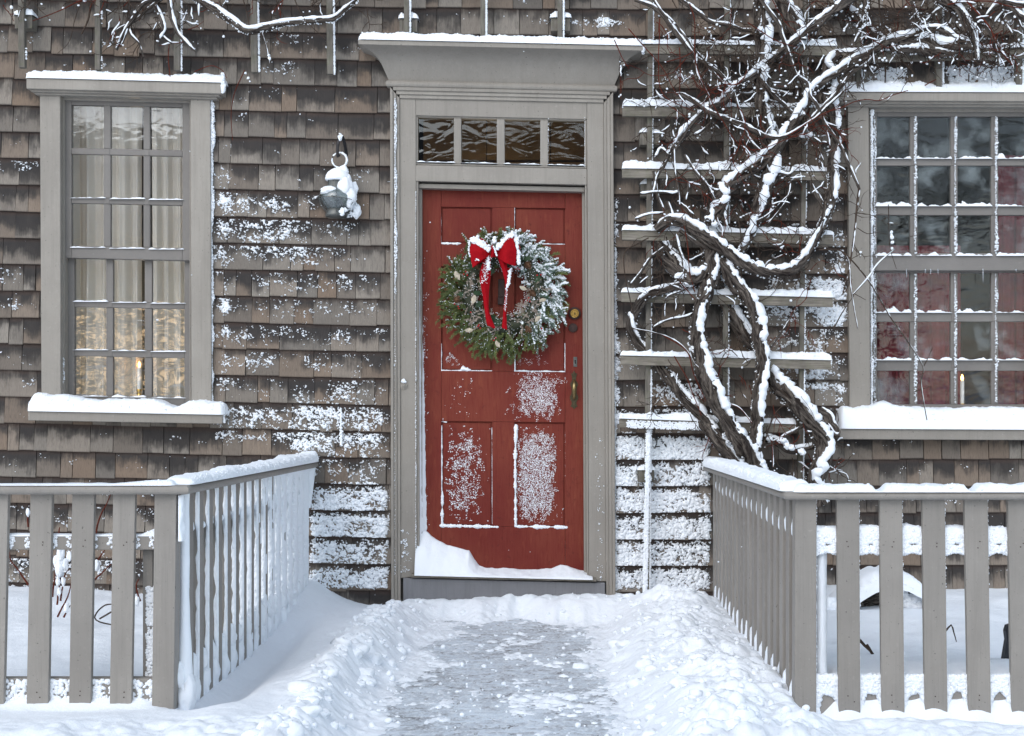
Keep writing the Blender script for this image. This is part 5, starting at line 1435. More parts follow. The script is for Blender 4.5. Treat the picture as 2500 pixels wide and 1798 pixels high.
# overhead trellis battens above the left window and the door
ot = empty('overhead_trellis', (X(600, -.1), -.10, Z(-60)), 'row of thin weathered battens hanging down the shingles above the narrow window and the door', 'trellis')
slat(-160, -84, 1500, -76, 24, 24, TYF, -.118, ot)
os_ = MB()
for (a, b, y, dx) in ((42, 57, 165, 3), (231, 244, 170, 0), (424, 439, 172, 0), (610, 626, 176, 3), (796, 811, 181, 2), (986, 998, 118, 0), (1173, 1184, 122, 0), (1361, 1373, 128, 0)):
    post(a, b, -90, y, a+dx, b+dx, -.1175, -.085, ot)
    if y > 130:
        m = MB()
    rg = np.random.default_rng(a); n = 420; py = rg.uniform(-20, y, n); am = .5+.7*fbm(py/40, a, 0, 3, 3)+(a > 400)*.25
    if a < 300: am = am-.6
    k = rg.random(n) < am
    os_.lumps(np.stack([X(b+2+dx*py[k]/y, -.117)+.002, np.full(k.sum(), -.108), Z(py[k], -.117)], -1), .0035+.003*rg.random(k.sum()), .9, a)
for (a, b, y) in ((36, 78, 38), (975, 1018, 46), (1345, 1392, 44)):
    m = MB(); m.pbox(a, y, b, y+32, -.084, -.012); m.build('spacer_block', MAT['post_wood'], ot, bevel=.002)
    snow_bank(os_, X(a-3, -.084), X(b+4, -.084), -.09, -.012, lambda q, y=y: np.full_like(q, Z(y, -.084)), lambda q: .034+.004*np.sin(q*80), 360+a, .004, 8)
os_.build('trellis_snow', MAT['snow_cap'], ot, smooth=True)

rt_ = empty('overhead_trellis', (X(2290, -.1), -.10, Z(130)), 'horizontal weathered rail with short posts above the wide window, buried under snowy vine', 'trellis')
slat(2030, 129, 2640, 113, 24, 24, -.145, -.113, rt_)
os_ = MB()
snow_bank(os_, X(2030, -.145), X(2640, -.145), -.150, -.112, lin(2030, 129, 2640, 113, -.145), lambda q: .026+.008*fbm(q*9, 2, 0, 3, 371), 372, .006)
for (a, b, y) in ((2092, 2103, 217), (2287, 2301, 212), (2482, 2497, 207)):
    post(a, b, -80, y, a-1, b-1, -.1125, -.075, rt_)
    rg = np.random.default_rng(a); n = 380; py = rg.uniform(-20, y, n); k = rg.random(n) < .7
    os_.lumps(np.stack([np.full(k.sum(), X(b+2, -.112)+.002), np.full(k.sum(), -.10), Z(py[k], -.112)], -1), .004+.003*rg.random(k.sum()), .9, a)
os_.build('trellis_snow', MAT['snow_cap'], rt_, smooth=True)

# ================================================================== VINES
class Crop:
    def __init__(s, x0, y0, k): s.a = (x0, y0, k)
    def __call__(s, pts): return [(s.a[0]+p[0]*s.a[2], s.a[1]+p[1]*s.a[2])+tuple(p[2:]) for p in pts]
cA, cB, cE, cC, cF, cD, cT = Crop(1500, 0, .3066), Crop(1500, 400, .3066), Crop(1480, 800, .3066), Crop(1950, 0, .3066), Crop(0, 0, .3986), Crop(2000, 500, .3556), Crop(2080, 0, .18519)
def path3(px, dep, jit=.0, seed=0, step=.010):
    """px: (x,y[,depth]) photo points; dep: depth when not given"""
    p = np.array([P(q[0], q[1], q[2] if len(q) > 2 else dep) for q in px])
    p = spline(p, step)
    if jit:
        L = np.concatenate([[0], np.cumsum(np.linalg.norm(np.diff(p, axis=0), axis=1))])
        e = np.stack([fbm(L*11, seed, 0, 3, seed+1), .6*fbm(L*9, seed, 5, 3, seed+2), fbm(L*11, seed, 9, 3, seed+3)], -1)
        p = p+e*jit
    return p
def branch_snow(mb, p, r, amt, seed, seg=9):
    if amt <= 0: return
    n = len(p); r = np.broadcast_to(np.asarray(r, float), (n,))
    t = np.gradient(p, axis=0); t /= np.linalg.norm(t, axis=1)[:, None]+1e-9
    up = np.array([.34, -.30, 1.0]); d = up-(t@up)[:, None]*t; d /= np.linalg.norm(d, axis=1)[:, None]+1e-9
    hor = 1-np.abs(t[:, 2])
    L = np.concatenate([[0], np.cumsum(np.linalg.norm(np.diff(p, axis=0), axis=1))])
    nz = fbm(L*16, seed*1.7, 0, 4, 400+seed)
    k = np.clip(amt*(.72+.35*hor)+nz*(.75 if amt < .95 else .45), .05, 1.35)
    rr = np.maximum(r, .0034)
    thin = np.clip(.0075/rr, .7, 1.25)
    nz2 = fbm(L*34, seed*2.7, 4, 3, 500+seed)
    k = k-.08+nz2*(.40 if seg != 12 else .62)+(.16 if seg == 12 else 0)+.35*fbm(L*70, seed, 2, 2, seed+9)
    off = rr*(.62+.30*np.clip(k, 0, 1))
    rad = rr*(.20+.70*np.clip(k, 0, 1.25))*thin
    rad = np.where(k < .12, rr*.22, rad)
    rad = rad*(1+.10*fbm(L*90, 3, 0, 2, seed))
    e = np.linspace(0, 1, n); rad = rad*np.sqrt(np.clip(1-np.abs(2*e-1)**14, 0.02, 1))
    mb.tube(p+d*off[:, None], rad, seg, .22, seed, color=(0, 0, 0))
class Vine:
    def __init__(s, name_label, loc, cat='vine'):
        s.root = empty('grapevine', loc, name_label, cat); s.snow = MB(); s.tw = MB(); s.red = MB(); s.k = 0; s.tips = []
    def trunk(s, px, r, dep, amt=.7, strands=3, jit=.006, name='trunk'):
        s.k += 1; p = path3(px, dep, jit, s.k)
        n = len(p); rad = np.interp(np.linspace(0, 1, n), np.linspace(0, 1, len(np.atleast_1d(r))), np.atleast_1d(r))/S(-.2)*1.16
        m = MB(); m.tube(p, rad*.86, 26, .60, s.k)
        t = np.gradient(p, axis=0); t /= np.linalg.norm(t, axis=1)[:, None]+1e-9
        a = np.cross(t, [0, 1, 0.01]); a /= np.linalg.norm(a, axis=1)[:, None]; b = np.cross(a, t)
        L = np.concatenate([[0], np.cumsum(np.linalg.norm(np.diff(p, axis=0), axis=1))])
        for q in range(strands*3):
            ph = q*2.1+L*(5+q % 3)+1.2*fbm(L*3, q, 0, 2, s.k+q)
            off = rad*(.80+.28*fbm(L*6, q*2, 0, 2, q))
            m.tube(p+(np.cos(ph)*off)[:, None]*a+(np.sin(ph)*off)[:, None]*b, rad*random.uniform(.12, .34), 6, .4, q)
        # peeling bark fibres
        for q in range(int(n/5)):
            i = random.randrange(max(1, n-14)); ln = random.randint(5, 13)
            ph = random.random()*6.28
            seg_ = p[i:i+ln]+(np.cos(ph)*a[i:i+ln]+np.sin(ph)*b[i:i+ln])*rad[i:i+ln, None]*np.linspace(.9, random.uniform(1.1, 1.7), len(p[i:i+ln]))[:, None]
            if len(seg_) > 2: m.tube(seg_, .0011, 3, cap=False)
        m.build(name, MAT['bark'], s.root, smooth=True)
        branch_snow(s.snow, p, rad, amt, s.k, 12)
        # crusty flecks of snow lodged in the bark
        nf = int(n*5*amt); i = RNG.integers(0, n, nf); ph = RNG.uniform(-2.2, 2.2, nf)
        fl = p[i]+(np.cos(ph)[:, None]*np.array([.5, -.6, .5])+np.sin(ph)[:, None]*a[i])*rad[i][:, None]*.95
        s.snow.lumps(fl, .0022+.004*RNG.random(nf)**2, .8, s.k)
        return p
    def branch(s, px, r, dep, amt=.6, jit=.005, twigs=0, bark=True):
        s.k += 1; p = path3(px, dep, jit, s.k, .012)
        n = len(p); rad = np.interp(np.linspace(0, 1, n), np.linspace(0, 1, len(np.atleast_1d(r))), np.atleast_1d(r))/S(-.2)
        if bark:
            m = MB(); m.tube(p, rad, 10, .30, s.k)
            if rad.max() > .008:
                t = np.gradient(p, axis=0); a = np.cross(t, [0, 1, .01]); a /= np.linalg.norm(a, axis=1)[:, None]+1e-9
                L = np.arange(n)*.012
                for q in range(3): m.tube(p+a*(np.sin(L*9+q*2)*rad*.8)[:, None]+np.array([0, -.7, 0])*(rad*np.abs(np.cos(L*9+q*2)))[:, None], rad*.28, 5, .3, q)
            m.build('branch', MAT['bark'], s.root, smooth=True)
        else: s.tw.tube(p, rad, 6, .15, s.k)
        branch_snow(s.snow, p, rad, amt, s.k, 9)
        for _ in range(twigs): s.twig(p[random.randrange(n)], random.uniform(.05, .20))
        return p
    def twig(s, p0, L, red=False, ang=None, depth=0, amt=.35):
        n = max(5, int(L/.014)); a = ang if ang is not None else random.uniform(-PI, 0) if random.random() < .72 else random.uniform(0, PI)
        p = [np.array(p0)]; a_ = a; dy = random.uniform(-.5, .2)
        for i in range(n):
            a_ += random.gauss(0, .17)
            if i % 4 == 3: a_ += random.choice([-.35, .35])
            q = p[-1]+np.array([math.cos(a_), dy*.35, math.sin(a_)])*L/n
            q[1] = min(q[1], -.03)
            if q[0] < X(1512, -.2) and p0[0] > 0: q[0] = X(1512, -.2)+.01*random.random()
            p.append(q)
            if depth < 2 and random.random() < .20/(depth+1): s.twig(q, L*random.uniform(.25, .6), red, a_+random.choice([-1, 1])*random.uniform(.5, 1.1), depth+1, amt)
        p = np.array(p); r = np.linspace(.0026, .0010, len(p))*(1 if depth == 0 else .75)
        # swollen buds / nodes
        r = r*(1+.5*(np.arange(len(p)) % 4 == 3))
        (s.red if red else s.tw).tube(p, r, 5, 0, 0)
        if random.random() < amt*.28:
            i = random.randrange(max(1, len(p)-4)); j = min(len(p), i+random.randint(3, 8))
            if j-i > 2: branch_snow(s.snow, p[i:j]+np.array([0, 0, .0005]), .0030, 1.1, random.randrange(99), 6)
        if random.random() < amt*.5: s.snow.lumps([p[-1]], [random.uniform(.003, .0065)], 1, random.randrange(99))
    def cane(s, px, r, dep, red=False, amt=.0, jit=.002):
        s.k += 1; p = path3(px, dep, jit, s.k, .014); (s.red if red else s.tw).tube(p, np.linspace(r, r*.6, len(p))/S(-.2), 5)
        if amt > 0: branch_snow(s.snow, p, .0035, amt, s.k, 6)
        return p
    def done(s):
        if s.tw.n: s.tw.build('twigs', MAT['twig'], s.root, smooth=True, kind='stuff')
        if s.red.n: s.red.build('red_twigs', MAT['red_twig'], s.root, smooth=True, kind='stuff')
        s.snow.build('vine_snow', MAT['snow_cap'], s.root, smooth=True)
random.seed(21)
v = Vine('old gnarled grapevine with twisted trunks and snow along its branches on the ladder trellis', (X(1850, -.15), -.15, 0))
# --- trunks rising behind the right fence
v.trunk([(1870, 1480, -.20)]+cE([(1230, 1290, -.2), (1170, 1090, -.2), (1080, 930, -.22), (1000, 830, -.22), (920, 680, -.22), (850, 520, -.22), (790, 400, -.22), (760, 260, -.21), (725, 150, -.2)])+cB([(650, 1360, -.2), (680, 1180, -.2), (730, 1000, -.2), (765, 850, -.2), (780, 700, -.2)]), [24, 24, 19, 17, 16, 15, 17], -.2, .95)
v.trunk(cE([(1180, 1230, -.17), (1060, 1100, -.17), (950, 970, -.17), (860, 860, -.17), (760, 720, -.15), (640, 580, -.13), (540, 450, -.10), (430, 330, -.09), (320, 200, -.08)])+cB([(180, 1420, -.09), (135, 1310, -.1), (170, 1200, -.11), (210, 1100, -.17), (300, 1030, -.18), (420, 995, -.18), (520, 970, -.18)]), [15, 15, 13, 13, 11, 10, 9, 9], -.15, .85)
v.trunk(cE([(1700, 1420, -.2), (1660, 1230, -.2), (1700, 1100, -.2), (1735, 960, -.2), (1690, 830, -.2), (1590, 690, -.2), (1470, 560, -.19), (1360, 450, -.16), (1290, 340, -.1), (1230, 210, -.08)])+cB([(1090, 1420, -.08), (1000, 1290, -.08), (920, 1170, -.08), (850, 1040, -.1), (800, 940, -.14), (800, 850, -.17)]), [19, 17, 17, 19, 17, 14, 16, 12], -.15, 1.0)
v.trunk(cE([(1640, 1240, -.17), (1700, 1090, -.17), (1690, 960, -.17), (1640, 830, -.17), (1560, 720, -.16), (1490, 650, -.16)]), [7, 8, 8, 6], -.17, .5, 1, name='branch')
# central pair from the crotch
v.trunk(cE([(1180, 980, -.21), (1190, 860, -.21), (1210, 740, -.21), (1205, 620, -.21), (1230, 440, -.21), (1245, 240, -.21), (1215, 110, -.21)])+cB([(1150, 1330, -.21), (1110, 1180, -.21), (1040, 1050, -.21), (950, 940, -.21), (880, 820, -.2), (830, 720, -.19)]), [13, 12, 13, 14, 14, 13], -.2, .9)
v.trunk(cB([(930, 1050, -.09), (860, 960, -.11), (810, 850, -.13), (790, 740, -.15)]), [9, 9], -.1, .3, 1)
# the big smiling arch
v.trunk(cB([(1745, 60, -.17), (1740, 150, -.18), (1715, 330, -.18), (1650, 500, -.19), (1570, 650, -.19), (1490, 770, -.2), (1400, 850, -.21), (1280, 870, -.22), (1150, 850, -.23), (1020, 790, -.23), (900, 710, -.23), (780, 620, -.23), (660, 530, -.22), (560, 470, -.21), (470, 450, -.20), (400, 470, -.19), (330, 530, -.18)]), [10, 11, 10, 11, 11, 12, 12, 11, 9], -.2, 1.0, 2, .003)
v.branch(cB([(1330, 900), (1180, 895), (1020, 840), (880, 760), (760, 690), (620, 610), (520, 530)]), [3, 5, 5, 4], -.21, .2)
# thick snowy log lower left
v.trunk(cB([(320, 600, -.10), (400, 700, -.12), (470, 800, -.14), (540, 890, -.16), (610, 930, -.18), (680, 900, -.19), (740, 790, -.19)]), [13, 16, 18, 17, 15], -.15, .95)
# upper trunks
v.trunk(cA([(1170, -60), (1175, 150), (1190, 330), (1175, 480), (1155, 640), (1160, 800), (1180, 950), (1210, 1080), (1240, 1250), (1230, 1400)])+cB([(1215, 150), (1170, 290), (1130, 430), (1080, 560), (1020, 680), (960, 760)]), [14, 15, 15, 13, 14, 17, 17, 15, 11, 8], -.17, .9, 4)
v.trunk(cA([(1300, -60), (1380, 90), (1440, 210), (1500, 330)]), [14, 15, 13], -.16, .95)
v.trunk(cA([(1900, -40, -.2), (1794, 55, -.2), (1650, 160, -.2), (1500, 280, -.2), (1380, 380, -.2), (1250, 480, -.2), (1100, 610, -.2), (960, 700, -.2), (850, 810, -.2), (720, 890, -.2), (600, 1010, -.2), (500, 1130, -.19), (430, 1240, -.19)]), [11, 10, 9, 9, 9, 9, 7], -.2, .85, 2, .003)
v.branch(cA([(430, 1240), (395, 1310), (340, 1400), (305, 1520), (290, 1600)]), [5, 3], -.19, .6)
v.trunk(cA([(1790, 420, -.14), (1705, 520, -.14), (1720, 640, -.15), (1715, 760, -.15), (1745, 950, -.16), (1752, 1130, -.16), (1742, 1330, -.16), (1745, 1480, -.17)]), [11, 12, 12, 12, 11], -.15, 1.0, 2)
v.trunk(cC([(1080, 245, -.2), (900, 285, -.2), (700, 335, -.2), (600, 400, -.2), (450, 485, -.2), (330, 565, -.2), (200, 650, -.2), (90, 745, -.2)])+cA([(1500, 860, -.19), (1430, 960, -.19), (1350, 1070, -.19), (1290, 1180, -.19), (1190, 1270, -.19), (1090, 1340, -.19), (980, 1420, -.2), (890, 1500, -.2)])+cB([(870, 210, -.2), (850, 300, -.2), (800, 400, -.19), (770, 470, -.19)]), [8, 9, 10, 10, 12, 13, 15, 14], -.2, .9, 3, .004)
v.branch(cC([(600, 440), (540, 510), (440, 570), (360, 660), (270, 780), (170, 880), (60, 990), (-40, 1060)]), [4, 5, 5, 4], -.21, .7)
v.trunk(cC([(780, 400, -.2), (880, 395, -.2), (1000, 410, -.2), (1130, 425, -.2), (1240, 430, -.2)]), [7, 9, 9, 5], -.2, .8, 1)
v.trunk(cT([(560, 690, -.2), (520, 600, -.2), (640, 500, -.2), (800, 470, -.2), (950, 410, -.2), (1130, 400, -.2), (1250, 450, -.2), (1330, 520, -.2), (1480, 570, -.2)]), [5, 7, 8, 8, 7], -.2, 1.3, 1, .002)
v.trunk(cT([(620, 600, -.18), (760, 570, -.18), (900, 570, -.18), (1080, 620, -.18), (1240, 640, -.18), (1500, 600, -.18), (1620, 620, -.18)]), [12, 16, 17, 15, 10], -.18, 1.3, 1, .003)
v.trunk(cT([(1150, -30, -.2), (1280, 60, -.2), (1400, 130, -.2), (1470, 220, -.2), (1530, 340, -.2), (1580, 450, -.2), (1620, 600, -.2), (1640, 780, -.2)]), [12, 11, 8, 8, 9, 5, 4], -.2, 1.2, 1, .003)
v.branch(cT([(1640, 330), (1760, 350), (1830, 450), (1880, 600), (1930, 760), (1938, 880)]), [4, 4, 3], -.2, .8)
v.branch(cT([(1770, 215), (1850, 120), (1940, 20), (1990, -30)]), [6, 6], -.21, 1.2)
v.branch(cT([(1880, 110), (1960, 90), (2080, 100), (2180, 200), (2300, 280)]), [7, 8, 7], -.21, 1.2)
v.branch(cT([(2200, 280), (2250, 380), (2290, 480)]), [3, 2], -.2, .3)
v.branch(cT([(1900, 10), (2050, 30), (2180, 60), (2350, 70)]), [6, 6], -.22, 1.3)
v.branch(cT([(1840, 380), (1900, 270), (1980, 170), (2040, 90)]), [3, 2], -.2, .7)
v.branch(cT([(780, 20), (820, 140), (850, 240), (900, 330), (850, 400)]), [5, 4, 4], -.18, 1.2)
v.branch(cT([(900, 340), (990, 270), (1080, 170), (1160, 110), (1230, 40)]), [3, 3], -.19, .8)
v.branch(cT([(150, -20), (180, 60), (160, 180), (170, 300), (120, 400), (30, 560)]), [7, 6, 5, 3], -.18, 1.1)
v.trunk(cC([(300, -20, -.10), (380, 70, -.11), (470, 170, -.12), (570, 260, -.12), (700, 330, -.14)]), [7, 8, 8, 7], -.12, 1.1, 1)
v.branch(cA([(160, 0), (300, 50), (390, 130), (470, 240), (560, 350), (640, 450), (740, 520), (840, 590), (900, 660), (945, 720)]), [4, 5, 6, 5, 5, 4], -.21, 1.0, .004, 6)
v.branch(cA([(945, 720), (1000, 900), (1050, 1060), (1100, 1140), (1180, 1230), (1235, 1390)]), [3, 2.5, 2], -.21, .8, .003, 4)
v.branch(cA([(300, -20), (380, 100), (480, 190), (560, 290), (620, 380), (720, 490), (820, 620), (930, 720)]), [3, 3, 3], -.215, .75, .004)
v.branch(cA([(470, 760), (540, 755), (640, 815), (730, 885), (850, 935), (1000, 990), (1120, 1050), (1250, 1095), (1330, 1095), (1420, 1060), (1560, 970), (1700, 850), (1820, 730)]), [5, 6, 6, 6, 5, 4, 3, 3], -.22, .95, .004, 8)
v.branch(cA([(500, -20), (570, 30), (680, 110), (780, 180), (900, 200), (1000, 240), (1100, 250)]), [5, 5, 5], -.14, .9)
v.branch(cA([(1150, -20), (1230, 90), (1300, 180), (1340, 300), (1400, 460), (1450, 590), (1535, 660), (1555, 760), (1630, 870), (1680, 990), (1800, 1165)])+cC([(400, 1320), (480, 1500)]), [5, 5, 4, 4, 4, 4, 3], -.22, .85, .003, 8)
v.branch(cC([(480, 1500), (467, 1630)])+cD([(235, 250), (212, 400), (190, 500), (160, 620)]), [3, 2, 1.5], -.22, .3, .002, 3, False)
v.branch(cA([(1170, 630), (1250, 740), (1340, 830), (1420, 905)]), [4, 4], -.2, .9)
v.branch(cA([(930, 740), (1060, 750), (1180, 720), (1300, 730), (1420, 760)]), [3, 4, 3], -.14, .9)
v.branch(cA([(650, 420), (650, 560), (690, 660), (755, 800), (730, 950)]), [3, 2.5, 2], -.22, .7, .003, 1, False)
v.branch(cA([(470, 1180), (480, 1350), (510, 1530), (515, 1630)]), [2.2, 1.5], -.21, .7, .003, 2, False)
v.branch(cA([(560, 1230), (640, 1360), (740, 1480), (800, 1590)])+cB([(870, 370)]), [3, 3], -.21, .9, .003, 3)
v.branch(cA([(1060, 450), (1100, 540), (1140, 580)]), [3, 3], -.2, .3)
v.branch(cA([(430, 1240), (370, 1190), (320, 1260)]), [4, 3], -.2, 1.2)
v.branch(cA([(620, 1080), (700, 1040), (780, 970), (800, 1000)]), [3, 2.5], -.2, .5)
v.branch(cA([(1560, 1450), (1600, 1550), (1650, 1620)])+cB([(1610, 240), (1670, 370)]), [4, 5, 4], -.18, 1.0)
v.branch(cB([(310, 60), (330, 160), (350, 270), (390, 370)]), [4, 3], -.19, .6)
v.branch(cB([(580, 130), (595, 200), (570, 290)]), [4, 3], -.19, .9)
v.branch(cB([(420, 300), (450, 380), (460, 420)]), [3, 2.5], -.2, .9)
v.branch(cB([(1420, 20), (1390, 90), (1300, 70), (1230, 90)]), [4, 4], -.21, 1.2)
v.branch(cB([(160, 440), (260, 410), (400, 390)]), [2.5, 2], -.2, .8)
v.branch(cB([(400, 660), (280, 760), (180, 900), (115, 975)]), [3, 4, 3], -.2, .6)
v.branch(cB([(480, 560), (520, 680), (550, 780), (545, 870)]), [3, 3, 2], -.21, .9)
v.branch(cB([(640, 1190), (550, 1220), (450, 1240), (310, 1305)]), [3, 2.5], -.2, .8)
v.branch(cB([(400, 1220), (405, 1110), (430, 1050), (560, 1000)]), [2, 2], -.2, .6)
v.branch(cB([(1100, 470), (1200, 420), (1300, 340), (1420, 220)]), [2, 2], -.21, .3, .004, 2)
v.branch(cB([(1220, 490), (1300, 380), (1380, 270), (1400, 150)]), [2.5, 2], -.21, .4)
v.branch(cB([(910, 300), (870, 420), (890, 500)]), [4, 3], -.2, 1.0)
v.branch(cB([(1240, 1470), (1300, 1380), (1400, 1240), (1450, 1150)]), [2.5, 1.5], -.2, .4)
v.branch(cB([(200, 240), (340, 225), (480, 235), (520, 210)]), [3, 3], -.2, .9)
v.branch(cE([(1240, 945), (1330, 915), (1480, 835), (1570, 785)]), [4, 4], -.19, .5)
v.branch(cE([(1240, 880), (1340, 900), (1460, 980), (1580, 960), (1650, 940)]), [8, 9, 7], -.16, 1.3)
v.branch(cE([(1790, 740), (1850, 830), (1820, 850), (1760, 760)]), [6, 3], -.2, 1.2)
v.branch(cE([(1700, 650), (1780, 700), (1800, 760)]), [8, 6], -.2, 1.3)
v.branch(cE([(1680, 1000), (1760, 1080), (1800, 1120), (1890, 1145)]), [3, 2], -.2, .4, .004, 4)
v.branch(cE([(1210, 960), (1225, 1060), (1215, 1120)]), [6, 5], -.21, 1.3)
for cr, pts in ((cB, [(130, 1310), (400, 1370), (560, 1470), (640, 1600)]), (cE, [(450, 60), (640, 190), (700, 380), (830, 640), (950, 670)]), (cE, [(700, 290), (830, 400), (900, 400)]), (cE, [(540, 230), (640, 400), (700, 560), (760, 700)]),
                (cE, [(1370, 480), (1500, 590), (1600, 640), (1640, 690)]), (cE, [(940, 600), (1060, 640), (1160, 760)]), (cE, [(1040, 880), (1160, 920), (1240, 940), (1340, 700), (1420, 620), (1560, 600)]), (cE, [(1320, 900), (1330, 1050), (1325, 1110)]),
                (cB, [(270, 590), (180, 640), (85, 700), (80, 860), (130, 1100), (170, 1240), (300, 1400)]), (cB, [(540, 420), (580, 640), (600, 860), (640, 1020)]), (cB, [(950, 390), (1000, 520), (1010, 840), (990, 1120)]), (cB, [(520, 940), (640, 1080)])):
    v.cane(cr(pts), 1.7, -.23, random.random() < .4, random.choice([0, 0, .4]))
for pts in ([(360, 150), (352, 560), (370, 720), (440, 800), (640, 890)], [(600, 30), (640, 180), (650, 500), (780, 820), (990, 1150), (1150, 1190), (1350, 1120), (1500, 1040), (1700, 900), (1794, 830)], [(110, 230), (260, 400), (380, 540), (500, 760)], [(520, 380), (525, 560), (520, 740)], [(0, 320), (60, 460), (115, 550)], [(1060, 180), (1180, 260), (1300, 330), (1460, 380)], [(400, 500), (560, 450), (640, 400)]):
    v.cane(cA(pts), 1.5, -.235, True)
v.cane(cC([(-60, 1070), (60, 990), (210, 900), (330, 865), (450, 810), (560, 795), (640, 802), (760, 755), (870, 720)]), 1.6, -.24, True)
v.cane(cC([(640, 800), (670, 750), (690, 735)]), .8, -.24, True); v.cane(cC([(560, 795), (520, 790)]), .8, -.24, True)
v.cane(cT([(1490, 0), (1650, 160), (1820, 370), (1890, 540), (1930, 640), (2030, 760), (2120, 860)]), 2.3, -.24, True)
v.cane(cT([(960, 1130), (1030, 1090), (1110, 1050)]), 1.6, -.13, True)
v.cane(cT([(640, 790), (740, 880), (830, 980)]), 2.6, -.16); v.cane(cT([(450, 800), (440, 960), (435, 1100)]), 2.4, -.10)
v.cane(cT([(110, 980), (140, 1080), (165, 1200)]), 1.8, -.16); v.cane(cT([(1540, 980), (1535, 1085)]), 2, -.12)
v.cane(cT([(1480, 700), (1430, 790), (1340, 920)]), 1.8, -.2); v.cane(cT([(1590, 640), (1570, 800), (1555, 940)]), 1.6, -.2)
v.cane(cT([(0, 370), (220, 355), (500, 320), (720, 300)]), 2, -.2); v.cane(cT([(360, 0), (365, 180), (405, 350)]), 2.4, -.19); v.cane(cT([(540, 0), (580, 170), (680, 250)]), 2.2, -.19)
v.cane(cT([(930, 0), (1010, 110), (1080, 260), (1075, 350)]), 2.0, -.19); v.cane(cT([(960, -20), (900, 110), (760, 270)]), 2.2, -.2, False, .7)
v.cane(cT([(1260, 60), (1500, 20), (1800, 20), (2100, 90), (2300, 100)]), 2.0, -.23, True)
v.cane(cT([(1660, 570), (1900, 510), (2130, 400)]), 2, -.2); v.cane(cT([(1260, 630), (1400, 560), (1560, 545)]), 2, -.22); v.cane(cT([(1940, 640), (2040, 590), (2290, 505)]), 2, -.22)
v.cane(cT([(450, 460), (540, 640), (680, 720)]), 2.4, -.21, False, .6)
# the thin stem crossing the wide window
v.cane(cD([(0, 310), (140, 315), (230, 390), (330, 510), (410, 640), (500, 790), (600, 930), (710, 1110), (700, 1240), (740, 1480)]), 2.1, -.22, False, .12)
v.cane(cD([(210, 400), (200, 560), (155, 620)]), 1.7, -.22); v.cane(cD([(160, 330), (200, 390), (215, 560), (240, 720), (265, 850)]), 1.8, -.22, False, .2)
v.cane(cD([(230, 620), (330, 510), (410, 400), (520, 305)]), 1.8, -.22, False, .8); v.cane(cD([(260, 160), (330, 200), (400, 190), (470, 205)]), 1.2, -.22)
v.cane(cD([(475, 0), (480, 200), (490, 310), (530, 440)]), 1.2, -.22); v.cane(cD([(240, 610), (320, 655)]), 1.1, -.22); v.cane(cD([(720, 1110), (760, 1030), (780, 980)]), 1.3, -.22); v.cane(cD([(655, 1285), (760, 1248)]), 1.3, -.22)
v.cane(cD([(100, 850), (160, 740), (240, 620)]), 1.6, -.22); v.cane(cD([(625, 222), (715, 195)]), 1.0, -.22)
for (a, b, r) in ((495, 190, .012), (500, 225, .012), (503, 260, .010), (500, 300, .008), (495, 210, .010)): v.snow.lumps([P(2000+a*.3556, 500+b*.3556, -.222)], [r*.8], .8, a)
# snow lodged in the crotches
for cr, pts in ((cE, [(1100, 850), (1050, 820), (1000, 760), (1140, 900), (1100, 940), (1060, 880)]), (cB, [(760, 430), (800, 480), (620, 890), (660, 920), (560, 900), (520, 890), (600, 960), (560, 960), (690, 880)]), (cA, [(1200, 300), (1170, 240), (1230, 330), (700, 880), (740, 850), (940, 720), (910, 670), (1470, 900), (1440, 930), (1500, 1080), (1560, 1070), (1490, 250)]), (cE, [(1440, 940), (1400, 900), (1480, 960), (1560, 990), (1300, 890), (700, 170), (1260, 190)])):
    for (a, b) in cr(pts):
        v.snow.blob(P(a, b, -.205), .022*random.uniform(.7, 1.3), .014, .016*random.uniform(.7, 1.2), random.randrange(99), .45)
# thicket of small twigs
def thicket(vn_, x0, x1, y0, y1, n, dep=(-.24, -.13), Lr=(.06, .22), redp=.18, amt=.35, hang=.6):
    for _ in range(n):
        a, b = random.uniform(x0, x1), random.uniform(y0, y1)
        ang = random.gauss(-PI/2, .6) if random.random() < hang else random.uniform(-PI, PI)
        vn_.twig(P(a, b, random.uniform(*dep)), random.uniform(*Lr), random.random() < redp, ang, 0, amt)
thicket(v, 1600, 1990, -10, 330, 72, Lr=(.06, .28), redp=.12); thicket(v, 1600, 1980, 300, 620, 52, Lr=(.06, .24), redp=.12); thicket(v, 1750, 1900, 250, 520, 40, Lr=(.05, .15))
thicket(v, 1600, 2050, -40, 260, 32, Lr=(.28, .55), hang=.35, redp=.12, amt=.6); thicket(v, 1620, 1980, 250, 560, 26, Lr=(.22, .42), hang=.3, amt=.5); thicket(v, 1620, 1980, 540, 950, 18, Lr=(.15, .35), hang=.6, redp=.3, amt=.3); thicket(v, 2080, 2500, -40, 90, 30, Lr=(.2, .4), hang=.3, amt=.6); thicket(v, 1590, 1720, 380, 720, 14, hang=.9); thicket(v, 1600, 1780, 700, 980, 9, amt=.2, hang=.9)
thicket(v, 1860, 2080, 980, 1130, 14, redp=.35, amt=.3); thicket(v, 1680, 1830, 850, 1080, 14, redp=.5, amt=.1); thicket(v, 1960, 2120, 0, 180, 26)
thicket(v, 2100, 2500, -10, 130, 120, Lr=(.05, .20), hang=.4); thicket(v, 2350, 2500, 0, 160, 22, amt=.7); thicket(v, 1880, 2060, 180, 520, 12, redp=.3)
thicket(v, 1990, 2080, 560, 740, 5, (-.22, -.16), (.05, .12))
v.done()

